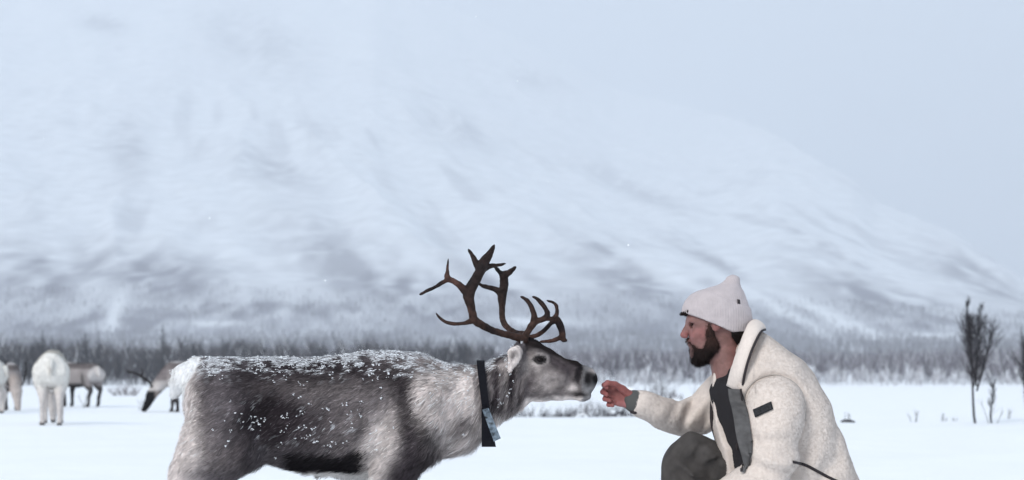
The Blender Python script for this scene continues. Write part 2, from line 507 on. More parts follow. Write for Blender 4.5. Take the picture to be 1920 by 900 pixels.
def forest_mask(V, ridge):
    """how much of the slope is birch scrub and bare ground instead of snow"""
    x, y, z = V.T
    px = 960 + x / y * FPX; py = HOR - (z - CAM_H) / y * FPX
    def along(a, b, ox, s, o=3):                     # noise drawn out down the fall line
        return vnoise(np.stack([(x * 286 + y * ox) / 290 / a, (x * ox - y * 286) / 290 / b, 0 * x], 1), 1.0, s, o)
    st, st2 = along(75, 420, 50, 21), along(24, 330, 45, 51)
    fine = vnoise(V, (1 / 13, 1 / 40, 1 / 30), 8, 3)
    own = np.zeros(len(V))
    for p_ in ((60, 545, 100, 78, 0, .85), (150, 612, 230, 26, 0, 1), (480, 588, 300, 30, 0, .9), (660, 515, 150, 62, 28, .6), (300, 530, 180, 50, 10, .8), (790, 570, 160, 46, 22, .9), (1000, 560, 150, 34, 26, .8),
               (1160, 615, 170, 18, 6, .8), (1250, 572, 200, 36, 24, .75), (1460, 592, 150, 26, 22, .7), (1700, 590, 200, 36, 20, .8), (1850, 530, 100, 30, 25, .7), (1150, 488, 90, 22, 30, .6), (1340, 500, 120, 15, 30, .6),
               (1560, 470, 130, 9, 30, .5), (240, 290, 34, 60, 0, .38), (500, 320, 90, 30, 20, .45), (860, 245, 60, 26, 20, .4), (1010, 150, 50, 16, 10, .4), (185, 45, 40, 14, 10, .6), (470, 75, 90, 55, 20, .45), (1200, 360, 120, 14, 25, .4)):
        own = np.maximum(own, p_[5] * blob(px + 26 * st, py + 16 * fine, *p_[:5]))
    f = own * np.clip(0.85 + 1.0 * fine + 0.6 * st2, 0.1, 1.3)
    low = sstep(90, 20, z)
    f = np.maximum(f, low * np.clip(0.75 + 0.45 * fine + 0.4 * st, 0, 1) * 0.95)
    for p_ in ((1010, 602, 80, 8, 0), (1560, 592, 130, 10, 24), (1400, 545, 200, 8, 28), (215, 590, 12, 40, 20), (400, 607, 50, 6, 0), (880, 478, 170, 14, 30), (1230, 500, 160, 8, 28), (1780, 630, 90, 6, 0)):
        f = f * (1 - 0.85 * blob(px + 10 * st, py + 8 * fine, *p_))
    f = np.maximum(f, 0.30 * sstep(0.10, 0.55, st2 + 0.4 * st) * sstep(1200, 1600, y) * sstep(3300, 2300, y))
    return np.clip(f, 0, 1)

def mountain():
    ys = np.concatenate([np.linspace(420, 1000, 60), np.linspace(1008, 2600, 230), np.geomspace(2612, 6000, 110)])
    us = np.linspace(-1500, 3300, 760)
    U, Y = np.meshgrid(us, ys)
    X = (U - 960) / FPX * Y
    xs = us
    z, ridge = mountain_z(X.ravel(), Y.ravel())
    V = np.stack([X.ravel(), Y.ravel(), z], 1)
    f = forest_mask(V, ridge)[:, None]
    rock = (sstep(0.35, 0.75, vnoise(V, 1 / 45, 77, 3) + 0.4 * vnoise(V, (1 / 160, 1 / 160, 1 / 160), 5, 2)) * sstep(140, 260, V[:, 2]) * 0.22)[:, None]
    C = np.array([0.86, 0.88, 0.90]) * (1 - f * 0.92 - rock) + np.array([0.115, 0.11, 0.155]) * (f * 0.92 + rock)
    n = len(xs)
    i = np.arange(len(ys) - 1)[:, None] * n; j = np.arange(n - 1)[None]
    F = np.stack([i + j, i + j + 1, i + n + j + 1, i + n + j], -1).reshape(-1, 4)
    o = obj('mountain', V, F, M_MOUNT, colors=C)
    tag(o, kind='structure')
mountain()

# ------------------------------------------------------------------ far woods (one mass each)
def wispy_trees(pos, H, rng, twigs, c0, c1, snow=0.25, wid=0.05):
    """bare birches far away: a trunk sliver and upswept twigs each"""
    n = len(pos)
    Vs, Cs = [], []
    def sliver(a, b, w, c, ang):
        s_ = np.stack([np.cos(ang), np.sin(ang), 0 * ang], 1) * w[:, None]
        Vs.append(np.stack([a - s_, a + s_, b], 1)); Cs.append(np.repeat(c[:, None], 3, 1))
    colr = c0 + (c1 - c0) * rng.random((n, 1))
    up = np.array([0, 0, 1.0])
    lean = rng.normal(0, 0.04, (n, 3)) * [1, 1, 0] + up
    for k in range(2):
        sliver(pos - up * 0.3, pos + lean * H[:, None], H * wid * 0.35, colr, np.full(n, k * 1.57) + rng.random(n))
    for t in range(twigs):
        h0 = rng.uniform(0.12, 0.8, n); a = rng.random(n) * 6.283
        L = H * (0.20 + 0.30 * (1 - h0)) * rng.uniform(0.6, 1.2, n)
        out = np.stack([np.cos(a) * 0.62, np.sin(a) * 0.62, rng.uniform(0.9, 1.7, n)], 1)
        b0 = pos + lean * (H * h0)[:, None]
        cc = np.where(rng.random((n, 1)) < snow, np.array([0.75, 0.77, 0.8]), colr)
        sliver(b0, b0 + out * L[:, None], H * wid * rng.uniform(0.25, 0.6, n), cc, rng.random(n) * 3.14)
    V = np.concatenate(Vs).reshape(-1, 3); C = np.concatenate(Cs).reshape(-1, 3)
    return V, np.arange(len(V)).reshape(-1, 3), C

def woods():
    rng = np.random.default_rng(4)
    b = Bits()
    n = 3700                                             # birch scrub right across the valley floor
    y = rng.uniform(185, 330, n); x = rng.uniform(-0.46, 0.46, n) * y
    H = rng.uniform(3.6, 4.7, n) * (0.85 + 0.12 * vnoise(np.stack([x, y, 0 * x], 1), 0.05, 2, 2)) * y / 235
    p = np.stack([x, y, gz(x, y)], 1)
    V, F, C = wispy_trees(p, H, rng, 30, np.array([0.075, 0.068, 0.085]), np.array([0.17, 0.155, 0.18]), 0.14, 0.024)
    b.add(V, F, C)
    n = 420                                              # snow-loaded willow fringe in front
    y = rng.uniform(165, 200, n); x = rng.uniform(-0.08, 0.36, n) * y
    V, F, C = wispy_trees(np.stack([x, y, gz(x, y)], 1), rng.uniform(0.8, 1.9, n), rng, 18, np.array([0.32, 0.31, 0.33]), np.array([0.5, 0.5, 0.53]), 0.4, 0.08)
    b.add(V, F, C)
    n = 1300                                              # nearer, darker wood on the left
    y = rng.uniform(150, 190, n); x = y * (-0.44 + 0.43 * rng.random(n) ** 1.25)
    H = rng.uniform(2.6, 4.0, n) * (1 + 0.12 * vnoise(np.stack([x, y, 0 * x], 1), 0.25, 7, 2))
    V, F, C = wispy_trees(np.stack([x, y, gz(x, y)], 1), H, rng, 34, np.array([0.04, 0.04, 0.05]), np.array([0.10, 0.095, 0.105]), 0.05, 0.026)
    b.add(V, F, C)
    tag(b.build('birch_wood', M_WOOD, smooth=False), kind='stuff')
    n = 33000                                            # forest on the mountain's foot
    y = rng.uniform(650, 1250, n) ; x = rng.uniform(-0.55, 0.52, n) * y
    z, ridge = mountain_z(x, y)
    V0 = np.stack([x, y, z], 1)
    keep = rng.random(n) < np.clip(forest_mask(V0, ridge) * 1.1 + 0.05, 0, 1)
    V0 = V0[keep]
    V, F, C = wispy_trees(V0, rng.uniform(2.5, 4.2, len(V0)), rng, 4, np.array([0.10, 0.095, 0.11]), np.array([0.20, 0.19, 0.22]), 0.02, 0.10)
    tag(obj('mountain_forest', V, F, M_WOOD, colors=C, smooth=False), kind='stuff')
woods()

# ------------------------------------------------------------------ haze over the valley
def haze():
    lo, hi = np.array([-7200.0, -60.0, -4.8]), np.array([7200.0, 9900.0, 1260.0])
    V = np.array([[x, y, z] for x in (lo[0], hi[0]) for y in (lo[1], hi[1]) for z in (lo[2], hi[2])])
    F = [(0, 1, 3, 2), (4, 6, 7, 5), (0, 4, 5, 1), (2, 3, 7, 6), (0, 2, 6, 4), (1, 5, 7, 3)]
    m = bpy.data.materials.new('haze'); m.use_nodes = True
    N = m.node_tree.nodes; N.clear()
    v = N.new('ShaderNodeVolumePrincipled'); out = N.new('ShaderNodeOutputMaterial')
    v.inputs['Color'].default_value = (0.92, 0.955, 1.0, 1)
    v.inputs['Density'].default_value = 0.00044
    v.inputs['Anisotropy'].default_value = 0.0
    m.node_tree.links.new(v.outputs[0], out.inputs['Volume'])
    tag(obj('haze', V, F, m, smooth=False), kind='stuff')
haze()

# ------------------------------------------------------------------ the big reindeer in front
WHITE, PALE, TAUPE = np.array([0.70, 0.67, 0.645]), np.array([0.55, 0.49, 0.465]), np.array([0.222, 0.192, 0.190])
MID, DARK, BLACK = np.array([0.108, 0.094, 0.099]), np.array([0.026, 0.020, 0.023]), np.array([0.006, 0.005, 0.006])

HERO = (-0.45, 7.0, 0.0)

def hero_volume():
    v = Vol((-1.47, 6.62, -0.01), (0.40, 7.38, 0.93), 0.0065)
    def rows(data):
        return [((a - 960) / 500, CAM_H + (HOR - c) / 500, CAM_H + (HOR - b) / 500, w) for a, b, c, w in data]
    v.loft(rows([(344, 700, 800, .09), (360, 687, 832, .13), (380, 675, 852, .16), (430, 671, 864, .19), (500, 671, 868, .20),
                 (560, 671, 884, .215), (620, 668, 893, .225), (690, 660, 894, .22), (740, 658, 880, .20), (790, 667, 862, .17),
                 (830, 679, 858, .15), (870, 684, 850, .13), (900, 684, 826, .115), (930, 672, 796, .10), (955, 658, 780, .088), (985, 648, 764, .07), (1005, 652, 756, .05)]),
           'x', 7.0, 0.01, 2.15, (0.10, 0.05))
    v.loft(rows([(952, 655, 730, .05), (970, 643, 742, .066), (990, 638, 752, .075), (1010, 644, 755, .076), (1030, 654, 753, .066),
                 (1050, 665, 750, .054), (1070, 674, 746, .046), (1090, 682, 744, .042), (1102, 688, 742, .041), (1111, 693, 735, .037), (1118, 699, 727, .030), (1122, 704, 720, .022)]),
           'x', 7.0, 0.025, 2.3, (0.03, 0.025))
    for s in (-1, 1):
        y = lambda w: 7.0 + s * w
        Q = lambda px, py, w: np.array([(px - 960) / 500, y(w), CAM_H + (HOR - py) / 500])
        v.ell(Q(1008, 664, .062), (.034, .022, .024), 0.02, -0.4)                      # brow over the eye
        v.ell(Q(1012, 675, .082), (.017, .013, .012), 0.006, 0, 'carve')
        v.ell(Q(1035, 700, .052), (.055, .02, .03), 0.03, -0.35)                        # cheek
        v.ell(Q(1118, 708, .030), (.011, .012, .014), 0.006, -0.3, 'carve')            # nostril
        v.cone(Q(1115, 734, .034), Q(1080, 737, .046), .0045, .004, 0.008, mode='carve')   # mouth
        v.ell(Q(1095, 742, .022), (.03, .018, .016), 0.015)                            # lower lip
        # ear: a cupped leaf laid back
        e0, e1, e2 = Q(979, 652, .068), Q(966, 664, .122), Q(956, 692, .140)
        v.cone(e0, e1, .016, .023, .012, flat=(0.25, s, 0.1), fs=0.5)
        v.cone(e1, e2, .023, .006, .01, flat=(0.25, s, 0.1), fs=0.45)
        v.ell(Q(963, 672, .150), (.009, .014, .026), 0.006, 0.35, 'carve')
        # fore leg
        f = 0 if s < 0 else 10
        v.cone(Q(790, 755, .11), Q(772, 830, .125), .115, .105, .06)
        v.chain([Q(775, 800, .12), Q(750 + f, 850, .125), Q(730 + f, 905, .12), Q(722 + f, 955, .115), Q(724 + f, 985, .115), Q(728 + f, 1045, .115), Q(740 + f, 1066, .115)],
                [.10, .083, .056, .040, .037, .030, .034], .05, 5)
        v.cone(Q(742 + f, 1066, .105), Q(752 + f, 1078, .10), .024, .022, .01)
        v.cone(Q(742 + f, 1066, .128), Q(752 + f, 1078, .135), .024, .022, .01)
        # hind leg, trailing
        v.cone(Q(430, 755, .10), Q(440, 830, .12), .13, .11, .06)
        v.chain([Q(425, 800, .125), Q(395, 850, .125), Q(360, 905, .12), Q(325, 940, .118), Q(302, 952, .117), Q(306, 985, .117), Q(322, 1045, .117), Q(334, 1066, .117)],
                [.125, .105, .066, .048, .040, .033, .030, .034], .05, 5)
        v.cone(Q(455, 835, .135), Q(405, 880, .13), .075, .06, .05)
        v.cone(Q(336, 1066, .107), Q(346, 1078, .10), .024, .022, .01)
        v.cone(Q(336, 1066, .128), Q(346, 1078, .135), .024, .022, .01)
    v.cone(P(370, 697), P(348, 708), .054, .048, .03)                                   # tail
    v.cone(P(347, 707), P(328, 736), .044, .020, .02)
    v.rough(0.010, (9, 9, 14), 3, 2)
    v.rough(0.0045, (45, 60, 28), 6, 2)
    return v

def hero_coat(V, N=None):
    """coat pattern of the animal (near-black stripe, pale shoulder, white tail ...)"""
    w = 9 * vnoise(V, (14, 14, 14), 40, 3); w2 = 9 * vnoise(V, (14, 14, 14), 60, 3)
    px, py = pix7(V)
    px, py = px + w, py + w2
    C = np.tile(MID * 1.0, (len(V), 1))
    def on(a, c):
        nonlocal C
        a = np.clip(a, 0, 1)[:, None]
        C = C * (1 - a) + c * a
    on(0.9 * blob(px, py, 590, 703, 215, 32, 0, 1.5), DARK * 0.9)
    on(0.6 * blob(px, py, 640, 735, 130, 24), TAUPE * 0.8)
    on(0.97 * blob(px, py, 525, 783, 92, 52, 12, 1.4), DARK * 0.7)
    on(0.8 * blob(px, py, 420, 735, 40, 40), DARK * 1.4)
    on(0.75 * blob(px, py, 620, 800, 80, 34), DARK * 1.3)
    on(0.7 * blob(px, py, 690, 800, 70, 45, -20), TAUPE * 0.9)
    on(0.8 * blob(px, py, 410, 700, 45, 40), MID * 0.9)
    on(0.9 * blob(px, py, 455, 845, 42, 36, 20), DARK * 1.3)
    on(0.75 * blob(px, py, 430, 770, 26, 40), MID * 1.3)
    on(0.75 * blob(px, py, 395, 845, 60, 45, 20), TAUPE * 0.95)
    on(0.97 * sstep(408, 358, px - 0.12 * (py - 760)) * sstep(660, 700, py), PALE * 1.3)
    on(0.8 * blob(px, py, 368, 825, 26, 60, 10), PALE * 0.95)
    on(0.6 * blob(px, py, 400, 890, 40, 25), MID * 1.2)
    on(0.95 * blob(px, py, 842, 745, 62, 74, 0, 1.8), PALE * 1.2)
    on(0.8 * blob(px, py, 850, 820, 50, 40), PALE * 1.25)
    on(0.85 * blob(px, py, 768, 745, 20, 78, -8, 1.3), DARK * 0.8)
    on(0.85 * blob(px, py, 798, 830, 40, 48, -15, 1.4), DARK * 0.9)
    on(0.8 * blob(px, py, 762, 880, 26, 40, 12), DARK * 1.6)
    on(0.85 * blob(px, py, 722, 832, 28, 58, 15, 1.4), PALE * 1.15)
    on(0.8 * blob(px, py, 708, 880, 18, 40), PALE * 0.9)
    on(0.75 * blob(px, py, 872, 798, 20, 20), DARK * 1.7)
    on(0.5 * blob(px, py, 790, 680, 60, 16), TAUPE)
    on(0.85 * blob(px, py, 984, 700, 9, 30, -8) * (px < 992), DARK * 1.4)
    on(0.75 * blob(px, py, 870, 686, 30, 9), MID)
    st = vnoise(V, (55, 40, 12), 90, 2)
    neck = blob(px, py, 945, 715, 48, 60, -12, 1.8)
    on(0.95 * neck, TAUPE * 0.72)
    on(0.85 * neck * sstep(0.0, 0.4, st), DARK * 1.2)
    on(0.5 * neck * sstep(0.05, 0.5, -st), PALE * 0.9)
    on(0.8 * blob(px, py, 961, 708, 8, 26, 8), DARK)
    on(0.9 * blob(px, py, 986, 742, 14, 11, 20), BLACK * 2)
    on(0.85 * blob(px, py, 925, 790, 45, 14, -25), PALE * 0.95)
    C = C * (1 + 0.35 * vnoise(V, 70, 99, 2) * sstep(985, 995, px))[:, None]
    head = sstep(978, 990, px) * sstep(640, 650, py)
    on(0.95 * head, TAUPE * 0.58)
    on(0.9 * head * blob(px, py, 1002, 652, 30, 13), MID * 0.55)
    on(0.8 * blob(px, py, 1000, 690, 14, 22), PALE * 0.75)
    on(0.5 * head * blob(px, py, 1030, 716, 26, 18, -20), PALE * 0.85)
    on(0.6 * head * blob(px, py, 1040, 682, 22, 9, 25), DARK * 1.8)
    on(0.7 * head * blob(px, py, 996, 715, 9, 26, 10), DARK * 1.8)
    on(0.7 * head * blob(px, py, 1062, 694, 20, 16), DARK * 1.6)
    on(0.95 * head * sstep(740, 752, py + 0.12 * (px - 1030)), PALE * 1.3)
    top_ = np.interp(px, [985, 1010, 1030, 1110], [639, 644, 654, 690])
    on(0.95 * sstep(982, 992, px) * sstep(1096, 1088, px) * sstep(17, 8, py - top_), np.array([.018, .014, .014]))
    on(0.9 * blob(px, py, 1083, 703, 7, 20, 8, 1.6), BLACK * 1.6)
    muz = sstep(1088, 1094, px)
    on(0.95 * muz, np.array([0.20, 0.195, 0.20]))
    on(0.95 * muz * blob(px, py, 1101, 708, 7, 13), BLACK * 1.5)
    on(0.95 * blob(px, py, 1116, 709, 11, 14, -30), BLACK)
    on(0.8 * blob(px, py, 1112, 727, 8, 5), np.array([0.24, 0.235, 0.24]))
    on(0.95 * blob(px, py, 1086, 738, 15, 5), BLACK * 1.2)
    on(0.9 * blob(px, py, 1072, 729, 8, 6), PALE * 1.1)
    on(0.8 * blob(px, py, 1111, 694, 8, 4), PALE)
    # eye ring
    e = np.hypot((px - w - 1012) / 12.5, (py - w2 - 674.5) / 8.5)
    on(0.5 * sstep(1.75, 1.35, e) * head, PALE * 0.7)
    on(0.9 * sstep(1.12, 0.95, e) * head, BLACK)
    # ear
    ear = sstep(0.092, 0.104, np.abs(V[:, 1] - 7.0)) * sstep(985, 975, px) * sstep(940, 948, px) * sstep(705, 698, py) * sstep(632, 640, py)
    on(0.95 * ear, PALE * 1.45)
    on(0.8 * ear * blob(px, py, 962, 668, 4, 11, 20), MID)
    # belly
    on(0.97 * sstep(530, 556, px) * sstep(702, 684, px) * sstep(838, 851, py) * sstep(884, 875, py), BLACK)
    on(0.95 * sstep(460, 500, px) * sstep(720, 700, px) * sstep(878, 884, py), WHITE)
    # tail
    on(1.0 * sstep(384, 374, px + 0.25 * (py - 690)) * sstep(758, 738, py) * sstep(0.10, 0.06, np.abs(V[:, 1] - 7.0)) * sstep(352, 372, 380 - (px - 340) * 0.2 + 8), np.array([.84, .83, .82]))
    # lower legs
    on(0.8 * sstep(900, 940, py), MID * 0.9)
    on(0.9 * sstep(1060, 1066, py), BLACK * 1.5)
    big = vnoise(V, (20, 20, 20), 71, 3)
    C = C * (1 + 0.45 * big * (px < 985))[:, None]
    g = 1 + 0.45 * vnoise(V, (90, 90, 60), 70, 2)
    C = C * g[:, None]
    return np.clip(C, 0.005, 0.85)

def flow_dirs(V, N, px, py):
    f = np.tile([-0.8, 0.0, -0.55], (len(V), 1))
    f[px > 890] = [-0.45, 0.0, -0.9]
    f[(px > 990)] = [-0.9, 0.0, -0.25]
    legs = py > 890
    f[legs] = [-0.05, 0, -1]
    tail = (px < 384) & (py < 760)
    f[tail] = [-0.45, 0, -0.9]
    f = f - N * (f * N).sum(1, keepdims=True)
    return f / np.maximum(np.linalg.norm(f, axis=1, keepdims=True), 1e-6)

def tubes_antler(name, chains, parent, lo, hi):
    v = Vol(lo, hi, 0.0026)
    for pts, rad in chains:
        v.chain(np.array(pts), np.array(rad) * 0.88, 0.005, 5)
    v.rough(0.0022, 80, 5, 2)
    V, F = v.skin(1)
    t = sstep(0.0, 0.5, vnoise(V, 18, 9, 2))[:, None]
    tips = sstep(0.92, 1.12, V[:, 2])[:, None]
    C = np.array([0.056, 0.030, 0.023]) * (1 - t) + np.array([0.022, 0.013, 0.013]) * t
    C = C * (1 - 0.65 * tips) + 0.65 * tips * np.array([0.014, 0.011, 0.012])
    pal = sstep(0.3, 0.7, vnoise(V, 9, 19, 2))[:, None]
    C = C * 0.7
    C = C * (1 - 0.45 * pal) + 0.45 * pal * np.array([0.12, 0.058, 0.045])
    return obj(name, V, F, M_ANTLER, parent, colors=C)

def build_hero():
    rng = np.random.default_rng(12)
    root = thing('reindeer', HERO, 'large snow-dusted brown reindeer with dark collar sniffing at the crouching man\'s hand', 'reindeer')
    v = hero_volume()
    V, F = v.skin(1)
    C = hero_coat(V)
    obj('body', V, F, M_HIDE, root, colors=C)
    # ---- fur
    n = 105000
    px, py = pix7(V)
    wt = np.where(py > 960, 0.3, 1.0) * np.where(px > 985, 1.6, 1.0)
    pos, nor = scatter(V, F, n, rng, wt)
    bx, by = pix7(pos)
    near_eye = np.hypot((bx - 1012) / 12, (by - 674.5) / 8.5) < 1
    nose = (bx > 1108)
    collar_zone = (bx > 893) & (bx < 928) & (by > 670) & (np.abs(bx - 904 - (by - 683) * 0.085) < 7)
    in_ear = (np.abs(pos[:, 1] - 7) > .10) & (bx > 945) & (bx < 985) & (by < 700)
    k = ~(near_eye | nose | (collar_zone & (rng.random(n) < 0.9)))
    pos, nor, bx, by, in_ear = pos[k], nor[k], bx[k], by[k], in_ear[k]
    n = len(pos)
    fl = flow_dirs(pos, nor, bx, by)
    L = np.full(n, 0.026)
    L = np.where((bx > 800) & (bx < 985), 0.038, L)
    L = np.where((bx > 820) & (bx < 985) & (nor[:, 2] < -0.2), 0.042, L)
    L = np.where(bx > 985, 0.010, L)
    L = np.where((by > 845) & (bx > 450) & (bx < 720), 0.035, L)
    L = np.where(by > 930, 0.014, L)
    L = np.where((bx < 385) & (by < 765) & (np.abs(pos[:, 1] - 7) < 0.10), 0.020, L)
    L = np.where((bx > 935) & (bx < 990) & (by < 705), 0.016, L)
    L = np.where(in_ear, 0.009, L)
    L = np.where((bx > 870) & (bx < 896) & (nor[:, 2] > -0.2), 0.024, L)
    L = L * rng.uniform(0.6, 1.3, n)
    clump = np.stack([vnoise(pos, 38, 100 + i, 2) for i in range(3)], 1)
    up = np.where(bx > 985, 0.12, np.interp(nor[:, 2], [0.45, 0.8], [0.30, 0.08]))
    d = fl + nor * (up + 0.12 * rng.random(n))[:, None] + 0.35 * clump + rng.normal(0, 0.10, (n, 3))
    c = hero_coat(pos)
    c = c * (1 + rng.uniform(-1, 1, (n, 1)) * np.interp(c.mean(1), [.03, .5], [.38, .12])[:, None])
    grizz = (rng.random(n) < 0.07) & (by < 850) & (bx < 980)
    c[grizz] = np.minimum(c[grizz] * 1.7 + 0.015, 0.75)
    # snow caught in the hair along the back
    s = sstep(0.50, 0.68, 0.55 * nor[:, 2] + 0.9 * vnoise(pos, 70, 55, 2)) * sstep(985, 940, bx) * sstep(725, 680, by)
    s = np.maximum(s, 1.0 * sstep(0.80, 0.97, nor[:, 2] + 0.3 * vnoise(pos, 30, 56, 2)) * (by < 700) * (bx < 960))
    frost = np.maximum(blob(bx, by, 500, 785, 50, 32), blob(bx, by, 610, 790, 80, 32)) * (np.abs(nor[:, 1]) > 0.3)
    s = np.maximum(s, 0.7 * frost * sstep(0.32, 0.55, vnoise(pos, 75, 57, 2)))
    tip = c * 1.12
    tip = tip * (1 - s[:, None]) + np.array([0.84, 0.86, 0.89]) * s[:, None]
    base = c * (1 - 0.75 * s[:, None] ** 2) + 0.75 * s[:, None] ** 2 * np.array([0.84, 0.86, 0.89])
    FV, FF, FC, FN = blades(pos, nor, d, L, np.where(bx > 985, 0.0016, 0.0024), np.clip(base, 0.004, 0.9), np.clip(tip, 0.004, 0.9))
    tag(obj('fur', FV, FF, M_FUR, root, colors=FC, normals=FN), kind='stuff')
    # ---- snow clumps lying in the coat
    b = Bits()
    n = 15000
    pos, nor = scatter(V, F, n, rng)
    bx, by = pix7(pos)
    nz = vnoise(pos, (30, 30, 30), 200, 2); nz2 = vnoise(pos, 9, 210, 2)
    p = np.zeros(n)
    p = np.maximum(p, sstep(0.0, 0.35, nor[:, 2]) * sstep(728, 688, by) * sstep(-0.1, 0.3, nz + 0.1) * 0.6 * (bx < 965))
    p = np.maximum(p, 0.45 * sstep(735, 690, by) * sstep(-0.05, 0.25, nz) * sstep(370, 400, bx) * (bx < 900))
    p = np.maximum(p, 0.75 * np.maximum(blob(bx, by, 500, 785, 45, 30), blob(bx, by, 610, 790, 70, 30)) * sstep(0.0, 0.25, nz))
    p = np.maximum(p, 0.10 * (by < 830) * sstep(0.05, 0.3, nz2) * (bx < 800))
    p = np.maximum(p, 0.10 * (by < 760) * (bx > 780) * (bx < 960))
    p = p * ~((bx > 890) & (bx < 926) & (by > 668))
    keep = rng.random(n) < p
    pos, nor = pos[keep], nor[keep]
    for q, m in zip(pos, nor):
        R = rng.uniform(0.002, 0.0065) * (1.5 if rng.random() < 0.12 else 1)
        st_ = np.array([rng.uniform(0.6, 1.6), rng.uniform(0.6, 1.2), rng.uniform(0.6, 1.7)])
        for _ in range(rng.integers(2, 6)):
            r = rng.uniform(0.0009, 0.0026)
            b.add(q + m * rng.uniform(0.004, 0.011) * (0.35 if m[2] > 0.5 else 1.0) + rng.normal(0, 0.55, 3) * R * st_ * (1.0 if m[2] < 0.5 else np.array([1.0, 1.0, 0.35])) + ICO_V * r * np.array([1.25, 1.0, 0.8]) * (1 + 0.14 * rng.normal(size=(12, 1))), ICO_F)
    tag(b.build('snow_clumps', M_CLUMP, root), kind='stuff')
    # ---- eyes
    for s in (-1, 1):
        c = np.array([(1012 - 960) / 500, 7.0 + s * 0.0685, CAM_H + (HOR - 675) / 500])
        EV, EF = uv_ball(c, (0.0160, 0.013, 0.0118), 20, 14)
        obj('eye', EV, EF, M_EYE, root)
    # ---- antlers; each row is (photo x, photo y, metres off the middle, thickness)
    def ch(rows, s, flip=0):
        a = np.array(rows, float)
        y = 7.0 + s * a[:, 2]
        pts = np.stack([(a[:, 0] - 960) / 500, y, CAM_H + (HOR - a[:, 1]) / 500], 1)
        return pts, a[:, 3]
    near = [ch(r, -1) for r in (
        [(982, 640, .035, .019), (978, 635, .045, .017), (957, 629.6, .075, .0135), (929, 622.6, .12, .0135), (906, 612, .16, .0145), (891, 601, .185, .016), (886, 580, .205, .016), (881, 557, .21, .022), (889, 538, .21, .021), (900, 517, .20, .019), (907, 499, .185, .020), (918, 483, .165, .014), (927, 465, .15, .005)],
        [(897, 505, .19, .014), (889, 487, .185, .008), (880, 473, .18, .003)],
        [(882, 556, .21, .020), (867, 542, .225, .013), (855, 533, .23, .010), (843, 527, .235, .010), (843, 510, .23, .0055), (844, 492, .22, .003)],
        [(845, 528, .235, .009), (822, 543, .245, .0065), (806, 551, .25, .0055), (791.5, 558.5, .25, .0025)],
        [(888, 604, .19, .011), (873, 608.5, .20, .007), (855, 609.5, .205, .006), (838, 605.5, .205, .005), (827, 597, .20, .004), (821, 589, .195, .002)],
        [(903, 512, .195, .013), (912, 507, .175, .010), (922, 503, .165, .008), (936, 501, .15, .005), (948, 498, .14, .0025)],
        [(982, 638, .035, .016), (984, 632, .045, .014), (992, 618, .05, .012), (1001, 603, .05, .014), (1000, 587, .055, .010), (993, 571, .06, .0085), (985, 562, .06, .006), (976, 557, .06, .0025)],
        [(1001, 604, .05, .013), (1012, 601, .05, .010), (1022, 596, .05, .011), (1026, 587, .055, .009), (1016, 571, .06, .008), (1007, 562, .06, .006), (998, 557, .06, .0025)],
        [(1022, 597, .05, .009), (1035, 598, .045, .007), (1043, 591, .04, .0065), (1043.6, 576, .04, .006), (1037, 568, .04, .0045), (1025, 564, .04, .002)])]
    far = [ch(r, 1) for r in (
        [(986, 640, .03, .018), (985, 628, .05, .014), (967, 623, .09, .012), (951, 612, .13, .012), (942, 597, .165, .012), (941, 574, .185, .0125), (941, 550, .19, .019), (945, 530, .19, .017), (945, 513, .18, .016), (954, 507, .17, .010), (960, 502, .165, .008), (966.6, 496, .16, .003)],
        [(944, 515, .18, .012), (937, 507, .17, .008), (929, 498, .16, .0055), (921, 490, .15, .003)],
        [(940, 546, .19, .016), (931, 540, .185, .011), (920, 536, .18, .009), (906, 533, .17, .007), (895, 527, .16, .003)],
        [(988, 640, .03, .014), (992, 633, .035, .010), (1008, 628, .03, .0085), (1022, 618, .02, .0075), (1034, 605, .015, .0085), (1045, 600, .012, .012), (1051, 612, .01, .014), (1055, 626, .01, .012), (1056, 636, .01, .009), (1063, 639, .01, .003)],
        [(1054, 632, .01, .009), (1040, 637.5, .01, .0075), (1025, 640, .012, .006), (1012, 641, .014, .003)],
        [(1046, 600, .012, .010), (1043, 590, .02, .006), (1046, 580, .025, .004)])]
    tubes_antler('antler', near, root, (-0.36, 6.72, 0.87), (0.22, 7.02, 1.27))
    tubes_antler('antler', far, root, (-0.16, 6.98, 0.87), (0.24, 7.23, 1.22))
    # ---- collar with strap end and plastic tag
    a = np.linspace(0, 2 * math.pi, 49)
    ring = []
    for t in a:
        ring.append((-np.sin(t), np.cos(t)))
    ring = np.array(ring)
    zt, zb, hw = 0.815, 0.540, 0.136
    V_, F_ = [], []
    for i, (sy, cz) in enumerate(ring):
        z = (zt + zb) / 2 + (zt - zb) / 2 * cz
        x = -0.118 + 0.035 * (1 - cz) / 2
        y = 7.0 + hw * sy * (1.0 if cz > -0.2 else 0.98)
        for dx, o in ((-0.0140, 0.004), (0.0140, 0.004), (0.0140, -0.004), (-0.0140, -0.004)):
            V_.append((x + dx, y + o * sy * 1.0, z + o * cz))
    for i in range(48):
        for q in range(4):
            F_.append((i * 4 + q, i * 4 + (q + 1) % 4, i * 4 + 4 + (q + 1) % 4, i * 4 + 4 + q))
    collar = obj('collar', np.array(V_), np.array(F_), M_STRAP, root, smooth=False)
